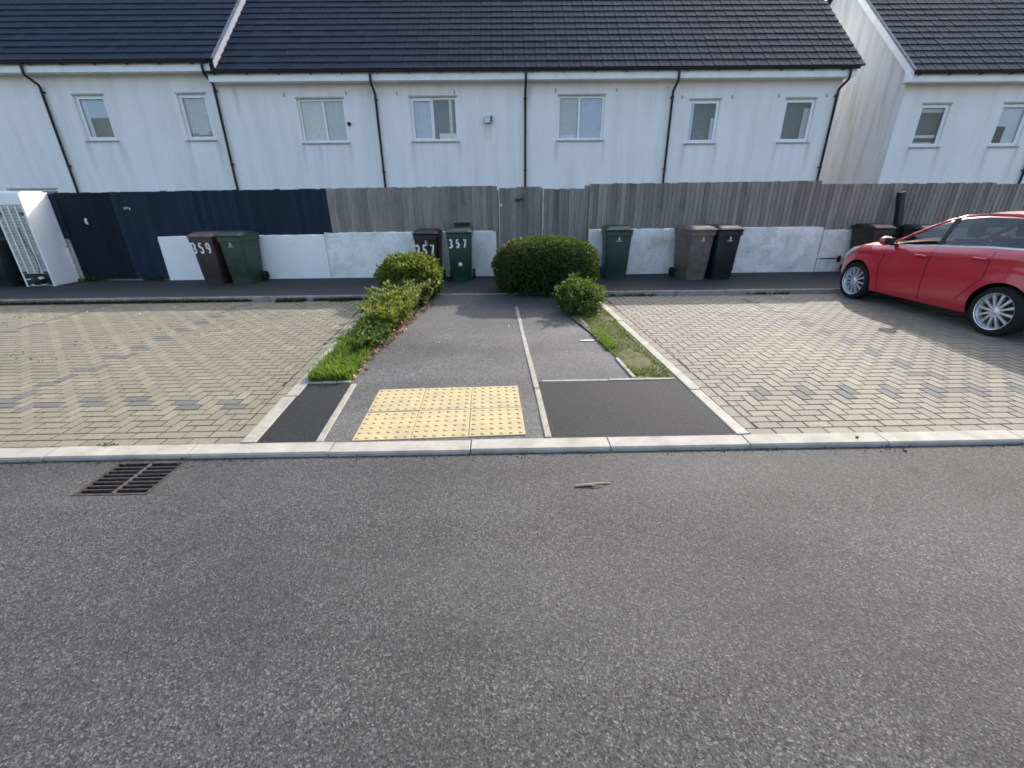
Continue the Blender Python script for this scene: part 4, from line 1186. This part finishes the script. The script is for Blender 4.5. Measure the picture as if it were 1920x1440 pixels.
# leaf litter on the right side of the left bed
lp = in_poly(170, [(-1.60, 4.1), (-1.50, 4.1), (-1.45, 5.2), (-1.30, 6.6), (-1.18, 7.6), (-1.30, 7.6), (-1.48, 6.2), (-1.62, 5.0)])
lp[:, 2] = .035 + RNG.uniform(0, .012, len(lp))
tag(add_obj('leaf_litter', leaves_mesh('leaf_litter', lp, np.tile(np.array([[.2, .1, .15]]), (len(lp), 1)), .045, 'litter_leaf', .8, .7)), 'dry reddish-brown fallen leaves along the edge of the left bed', 'leaves', kind='stuff')
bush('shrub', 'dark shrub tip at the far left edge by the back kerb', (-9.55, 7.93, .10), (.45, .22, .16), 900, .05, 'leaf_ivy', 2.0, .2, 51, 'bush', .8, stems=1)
for (x_, y_, s_) in ((-9.05, 10.0, .16), (-7.75, 9.98, .10)):
    P = np.array([x_, y_, BACK_Z]) + RNG.normal(0, 1, (140, 3)) * np.array([s_, .02, 0])
    tag(add_obj('weeds', blades(P, .10, 'weed_dark', 'weeds', .7, .008)), 'weeds at the foot of the shadow-darkened navy gate' if x_ < -8 else 'small weeds at the foot of the navy board gate', 'weeds', kind='stuff')

# ------------------------------------------------------------------ red hatchback
CAR_RZ = R(92.5)
car = empty('parked_car', (6.885, 5.317, 0), CAR_RZ, 'red five-door hatchback parked nose to the back fence', 'car')
WB = 2.25; KX = WB / 2.49; TR = .305; AR = .350
def lin(tab, x):
    if x <= tab[0][0]: return tab[0][1]
    for (a, b), (c, d) in zip(tab, tab[1:]):
        if x <= c:
            t_ = (x - a) / (c - a); t_ = t_ * t_ * (3 - 2 * t_) * .35 + t_ * .65
            return b + (d - b) * t_
    return tab[-1][1]
BELT = [(-.68, .90), (-.55, 1.00), (-.2, 1.03), (.4, 1.02), (1.0, .985), (1.6, .945), (2.0, .925), (2.3, .91), (2.6, .88), (2.85, .83), (3.05, .76), (3.18, .66), (3.26, .53), (3.29, .43)]
HW = [(-.68, .60), (-.60, .71), (-.4, .79), (0, .835), (.5, .85), (1.8, .85), (2.3, .845), (2.6, .825), (2.85, .775), (3.05, .69), (3.18, .58), (3.26, .45), (3.29, .34)]
BOT = [(-.68, .42), (-.5, .30), (-.2, .24), (.5, .205), (2.0, .205), (2.8, .22), (3.1, .23), (3.29, .28)]
# section factor by height fraction
SEC = [(0, .945), (.10, .975), (.30, .995), (.52, 1.0), (.70, .99), (.80, .978), (.86, .985), (.93, .955), (1.0, .905)]
def zb(x):
    """lower edge incl. wheel arches (x in metres along the car)"""
    z = lin(BOT, x / KX)
    for xw in (0, WB):
        dx = abs(x - xw)
        if dx < AR: z = max(z, TR + math.sqrt(AR * AR - dx * dx))
    return z
def sy(x, z):
    xr_ = x / KX; b0 = lin(BOT, xr_); b1 = lin(BELT, xr_); f = min(1, max(0, (z - b0) / max(.05, b1 - b0)))
    w_ = lin(HW, xr_) * lin(SEC, f)
    for xw in (0, WB):                                   # flared arch lips
        r_ = math.hypot(x - xw, z - TR)
        if r_ < AR + .11: w_ += .018 * max(0, 1 - (r_ - AR) / .11)
    return w_
XS = sorted(set([round(-.68 * KX + i * (3.97 * KX) / 96, 4) for i in range(97)] + [round(xw + AR * math.cos(R(a)), 4) for xw in (0, WB) for a in range(0, 181, 9)]))
NR = 16
def tpos(k): return k / NR
def body_part(name, keep, mat='car_red'):
    m = MB()
    for s_ in (-1, 1):
        rows = []
        for x in XS:
            z0 = zb(x); z1 = lin(BELT, x / KX)
            z0 = min(z0, z1 - .02)
            rows.append([(x, s_ * sy(x, z0 + (z1 - z0) * tpos(k)), z0 + (z1 - z0) * tpos(k)) for k in range(NR + 1)])
        m.grid(rows)
    return m
m = body_part('body', None)
# bonnet and rear deck close the top; cabin part is inside
rows = []; 
for x in [q for q in XS if q >= 2.0 * KX]:
    z1 = lin(BELT, x / KX); yb_ = sy(x, z1); rows.append([(x, yb_ * c_, z1 + .055 * (1 - c_ * c_) * min(1, (3.35 - x / KX) / .5) + (.012 if abs(abs(c_) - .72) < .02 else 0)) for c_ in (-1, -.93, -.85, -.72, -.5, -.25, 0, .25, .5, .72, .85, .93, 1)])
m.grid(rows)
for xe, s_ in ((XS[0], -1), (XS[-1], 1)):
    z0 = zb(xe); z1 = lin(BELT, xe / KX); r0 = [(xe, sy(xe, z0 + (z1 - z0) * tpos(k)), z0 + (z1 - z0) * tpos(k)) for k in range(NR + 1)]
    m.grid([r0, [(xe + s_ * .015, 0, p[2]) for p in r0], [(p[0], -p[1], p[2]) for p in r0]])
bm = bmesh.new(); me_ = m.mesh('body', 'car_red', None); bm.from_mesh(me_); bmesh.ops.remove_doubles(bm, verts=bm.verts, dist=.0015); bmesh.ops.recalc_face_normals(bm, faces=bm.faces); bm.to_mesh(me_); bm.free()
me_.polygons.foreach_set('use_smooth', [True] * len(me_.polygons)); me_.set_sharp_from_angle(angle=R(38))
body = add_obj('body', me_, car)
# underside, wheel wells, interior tub
m = MB(); m.box(-.50, 2.50, -.66, .66, .17, .24); m.build('underside', 'car_trim', car)
for xw in (0, WB):
    for s_ in (-1, 1):
        m = MB(); rows = []
        for a in range(-10, 191, 10):
            cx, cz = xw + (AR + .012) * math.cos(R(a)), TR + (AR + .012) * math.sin(R(a))
            rows.append([(cx, s_ * (sy(cx, cz) - .014), cz), (cx, s_ * .50, cz)])
        m.grid(rows); m.poly([r_[1] for r_ in rows]); m.build('wheel_well', 'car_trim', car)
m = MB(); m.grid([[(x, -.70, lin(BELT, x / KX) - .10), (x, .70, lin(BELT, x / KX) - .10)] for x in [-.5, 0, .6, 1.2, 1.7, 1.95]])
m.box(1.5, 1.85, -.66, .66, .82, .93); m.build('interior', 'car_interior', car)
for xx in (1.02, .18):
    for yy in (-.36, .36):
        m = MB(); m.bbox(xx - .07, xx + .07, yy - .23, yy + .23, .5, 1.08, .04); m.bbox(xx - .09, xx + .0, yy - .12, yy + .12, 1.10, 1.28, .035); m.build('seat', 'car_interior', car)
m = MB(); m.lathe([(.165, -.012), (.185, 0), (.165, .012)], 20, 'X', (1.46, -.36, .93), True); m.build('steering_wheel', 'car_interior', car)
# greenhouse
ROOF = [(-.42, 1.33), (-.3, 1.375), (0, 1.425), (.4, 1.45), (.75, 1.448), (1.05, 1.42), (1.30, 1.365)]
RW = [(-.42, .50), (0, .545), (.75, .565), (1.30, .545)]
def glass_y(x, z):
    b = lin(BELT, x / KX); y0 = sy(x, b) - .012; top = 1.40; y1 = lin(RW, x / KX) + .03
    f = max(0, (z - b) / (top - b)); return y0 + (y1 - y0) * (f ** 1.12)
def rail_z(x): return lin(ROOF, x / KX) - .035
APX = [(2.06, .935), (1.86, 1.035), (1.64, 1.15), (1.42, 1.26), (1.22, 1.345)]      # front edge of the door glass
WTOP = lambda xr_: lin([(-.25, 1.315), (.0, 1.345), (.4, 1.372), (.75, 1.372), (1.05, 1.345), (1.22, 1.305), (1.42, 1.215), (1.64, 1.105), (1.86, .99), (1.98, .93)], xr_)
# roof skin
rows = []
for i in range(25):
    xr_ = -.42 + (1.30 + .42) * i / 24; zc = lin(ROOF, xr_); yw_ = lin(RW, xr_); row = []
    for c_ in (-1.06, -1, -.9, -.7, -.4, 0, .4, .7, .9, 1, 1.06): row.append((xr_ * KX, c_ * yw_, zc - .045 * abs(c_) ** 3 - (.022 if abs(c_) > 1.02 else 0)))
    rows.append(row)
m = MB(); m.grid(rows); m.build('roof', 'car_red', car, 50)
for s_, nm in ((1, 'l'), (-1, 'r')):
    # frame above the side glass, running down the A pillar to the bonnet
    m = MB(); rows = []
    for i in range(41):
        xr_ = -.42 + 2.46 * i / 40; x = xr_ * KX
        zt = lin([(-.42, 1.315), (-.3, 1.355), (0, 1.40), (.4, 1.425), (.75, 1.422), (1.05, 1.395), (1.30, 1.335), (1.5, 1.245), (1.7, 1.145), (1.9, 1.035), (2.06, .945)], xr_)
        zl = min(WTOP(max(xr_, -.25)) + .012, zt - .012)
        y1 = lin([(-.42, .53), (0, .578), (.75, .598), (1.3, .578), (1.7, .665), (2.06, .755)], xr_)
        rows.append([(x, s_ * y1, zt), (x, s_ * (max(glass_y(x, zl), y1) + .006), (zt + zl) / 2), (x, s_ * (glass_y(x, zl) + .004), zl)])
    m.grid(rows); m.build('door_frame', 'car_red', car, 60)
    def pane(name, x0, x1, mat, lo=.018, slant0=0.0, slant1=0.0, n=14):
        k = MB(); rows = []
        for i in range(n + 1):
            xr_ = x0 + (x1 - x0) * i / n; row = []
            zt = WTOP(xr_); zl = lin(BELT, xr_) + lo
            zt = max(zt, zl + .004)
            for q in range(6):
                z = zl + (zt - zl) * q / 5; f = q / 5
                xx = xr_ + (slant0 * (1 - i / n) + slant1 * i / n) * f
                row.append((xx * KX, s_ * (glass_y(xx * KX, z)), z))
            rows.append(row)
        k.grid(rows); return k.build(name, mat, car, 60)
    pane('side_window', 1.20, 1.92, 'car_glass'); pane('side_window', -.06, 1.10, 'car_glass_dark', n=20)
    # pillars and belt strip
    def strip(name, P, wd, mat, off=.005):
        k = MB(); L_ = []; R_ = []
        for i, (xr_, z) in enumerate(P):
            a, b = P[max(i - 1, 0)], P[min(i + 1, len(P) - 1)]; dx, dz = b[0] - a[0], b[1] - a[1]; d_ = math.hypot(dx, dz)
            for lst, sg in ((L_, 1), (R_, -1)):
                px, pz = xr_ - sg * dz / d_ * wd / 2, z + sg * dx / d_ * wd / 2
                yv = glass_y(px * KX, pz) if pz > lin(BELT, px) - .004 else sy(px * KX, pz)
                lst.append((px * KX, s_ * (yv + off), pz))
        k.grid([L_, R_]); return k.build(name, mat, car, 60)
    strip('pillar', [(1.15, .98 + i * .042) for i in range(10)], .095, 'car_trim')
    strip('pillar', [(-.09 - i * .008, 1.035 + i * .029) for i in range(11)], .06, 'car_trim')
    k = MB(); k.grid([[(xr_ * KX, s_ * (glass_y(xr_ * KX, z) + .003), z) for z in [lin(BELT, xr_) - .004 + (min(1.36, lin(ROOF, xr_) - .03) - lin(BELT, xr_)) * q / 6 for q in range(7)]] for xr_ in [-.55, -.45, -.35, -.25, -.18, -.10]]); k.build('rear_pillar', 'car_red', car, 60)
    strip('belt_trim', [(x_ / 20, lin(BELT, x_ / 20) + .012) for x_ in range(-2, 38)], .022, 'alloy', .006)
    strip('mirror_triangle', [(1.90 + i * .022, .955 - i * .003) for i in range(5)], .05, 'car_trim', .008)
    # door shut lines and handles
    strip('door_seam', [(1.16, .99 - i * .05) for i in range(16)], .010, 'car_trim', .0025)
    strip('door_seam', [(1.97 + .05 * math.sin(i * .25), .90 - i * .048) for i in range(15)], .010, 'car_trim', .0025)
    strip('door_seam', [(.30 + (0 if i < 6 else (i - 6) * .045), .99 - i * .053) for i in range(13)], .010, 'car_trim', .0025)
    for hx in (1.30, .42):
        k = MB(); zc = lin(BELT, hx) - .125
        k.bbox((hx - .10) * KX, (hx + .10) * KX, s_ * sy(hx * KX, zc) + .008 * s_ - .012, s_ * sy(hx * KX, zc) + .02 * s_ + .012, zc - .016, zc + .016, .007); k.build('door_handle', 'car_red', car)
    # mirror
    k = MB(); rows = []
    for i in range(9):
        th = math.pi * i / 8; row = []
        for j in range(13):
            ph = 2 * math.pi * j / 12
            row.append((1.86 * KX + .055 + .07 * math.sin(th) * math.cos(ph), s_ * (.93 + .105 * math.cos(th)), 1.00 + .068 * math.sin(th) * math.sin(ph)))
        rows.append(row)
    k.grid(rows); mi = k.build('mirror', 'car_red', car, 180)
    k = MB(); k.box(1.86 * KX - .018, 1.86 * KX - .012, min(s_ * .85, s_ * 1.01), max(s_ * .85, s_ * 1.01), .955, 1.045); k.bbox(1.86 * KX + .01, 1.86 * KX + .08, min(s_ * .76, s_ * .90), max(s_ * .76, s_ * .90), .935, .965, .008); k.build('mirror_base', 'car_trim', mi)
    # head lamp wrapped on the wing, tail lamp
    k = MB(); rows = []
    for i in range(9):
        xr_ = 2.62 + .52 * i / 8; z1 = lin(BELT, xr_) - .012; h_ = .03 + .11 * min(1, i / 5)
        rows.append([(xr_ * KX, s_ * (sy(xr_ * KX, z1 - h_ * q / 4) + .006), z1 - h_ * q / 4) for q in range(5)])
    k.grid(rows); k.build('headlight', 'headlight_lens', car, 60)
    k = MB(); k.grid([[(xr_ * KX, s_ * (sy(xr_ * KX, z) + .006), z) for z in (.72, .80, .88, .95)] for xr_ in (-.62, -.56, -.48, -.40)]); k.build('tail_light', 'lamp_orange', car, 60)
# screens
m = MB(); rows = []
for i in range(9):
    f = i / 8; xr_ = 2.10 - .80 * f; zc = .955 + .405 * f + .02 * math.sin(math.pi * f); yw_ = .74 - .19 * f
    rows.append([((xr_ - .10 * c_ * c_) * KX, c_ * yw_, zc - .02 * c_ * c_) for c_ in (-1, -.75, -.5, -.25, 0, .25, .5, .75, 1)])
m.grid(rows); m.build('windscreen', 'car_glass', car, 60)
m = MB(); rows = []
for i in range(7):
    f = i / 6; xr_ = -.62 + .22 * f; zc = 1.0 + .335 * f; yw_ = .66 - .15 * f
    rows.append([((xr_ + .05 * c_ * c_) * KX, c_ * yw_, zc) for c_ in (-1, -.5, 0, .5, 1)])
m.grid(rows); m.build('rear_window', 'car_glass_dark', car, 60)
# front trim: lower grille and bumper inset
# wheels
def wheel(x, s_):
    root_ = None
    W2 = .095; yo = s_ * (.845 - W2)
    ty = MB(); pr = [(.215, -W2 * .9), (.255, -W2), (.290, -W2 * .92), (TR, -W2 * .6), (TR, W2 * .6), (.290, W2 * .92), (.255, W2), (.215, W2 * .9)]
    ty.lathe(pr, 40, 'Y', (x, yo, TR), True); w = ty.build('wheel', 'rubber_black', car, 35)
    d = s_
    rm = MB(); rm.lathe([(.214, W2 * .88 * d), (.226, W2 * .97 * d), (.219, W2 * .80 * d), (.200, W2 * .55 * d), (.195, -.05 * d)], 40, 'Y', (x, yo, TR)); 
    rm.build('rim', 'alloy', w, 40)
    bk_ = MB(); bk_.lathe([(0, .008 * d), (.205, .008 * d)], 32, 'Y', (x, yo, TR)); bk_.build('brake_disc', 'alloy_dark', w)
    sp = MB(); n = 12
    for k in range(n):
        a = 2 * math.pi * k / n + .1
        ca, sa = math.cos(a), math.sin(a); tx, tz = -sa, ca
        P = []
        for (r_, hw_, yy) in ((.035, .015, .070), (.12, .0115, .072), (.208, .018, .062)):
            P.append(((r_ * ca + tx * hw_, yo + d * yy, r_ * sa + tz * hw_), (r_ * ca - tx * hw_, yo + d * yy, r_ * sa - tz * hw_), (r_ * ca - tx * hw_ * .8, yo + d * (yy - .03), r_ * sa - tz * hw_ * .8), (r_ * ca + tx * hw_ * .8, yo + d * (yy - .03), r_ * sa + tz * hw_ * .8)))
        V = [(x + p[0], p[1], TR + p[2]) for sec in P for p in sec]
        sp.add(V, [(i * 4 + q, i * 4 + (q + 1) % 4, i * 4 + 4 + (q + 1) % 4, i * 4 + 4 + q) for i in range(2) for q in range(4)])
    sp.build('spokes', 'alloy', w)
    hb = MB(); hb.lathe([(0, .083 * d), (.028, .082 * d), (.045, .072 * d), (.045, .02 * d)], 20, 'Y', (x, yo, TR)); hb.build('hub_cap', 'alloy', w, 40)
for x in (0, WB):
    for s_ in (-1, 1): wheel(x, s_)

# ------------------------------------------------------------------ grit and blown leaves
gp = RNG.uniform((-5, KY0 - .10, ROAD_Z + .002), (5, KY0 - .004, ROAD_Z + .006), (900, 3)); gp[:, 1] = KY0 - .004 - np.abs(RNG.normal(0, .035, len(gp))); gp = gp[noise3(gp, 61, 1.7) > -.12]
tag(add_obj('grit', leaves_mesh('grit', gp, np.tile(np.array([[.5, .3, .25]]), (len(gp), 1)), .011, 'stem_brown', .9, .9)), 'loose dark grit gathered along the foot of the road kerb', 'grit', kind='stuff')
dp = np.concatenate([RNG.uniform((-1.4, 4.2, .006), (1.1, 7.6, .008), (9, 3)), RNG.uniform((1.9, 7.3, .004), (6, 7.9, .008), (30, 3)), RNG.uniform((-8, 6.9, .004), (-2.4, 7.9, .008), (24, 3))])
tag(add_obj('blown_leaves', leaves_mesh('blown_leaves', dp, np.tile(np.array([[.4, .3, .12]]), (len(dp), 1)), .032, 'litter_pale', .7, .6)), 'few pale dry leaf scraps blown over the path and bays', 'leaves', kind='stuff')
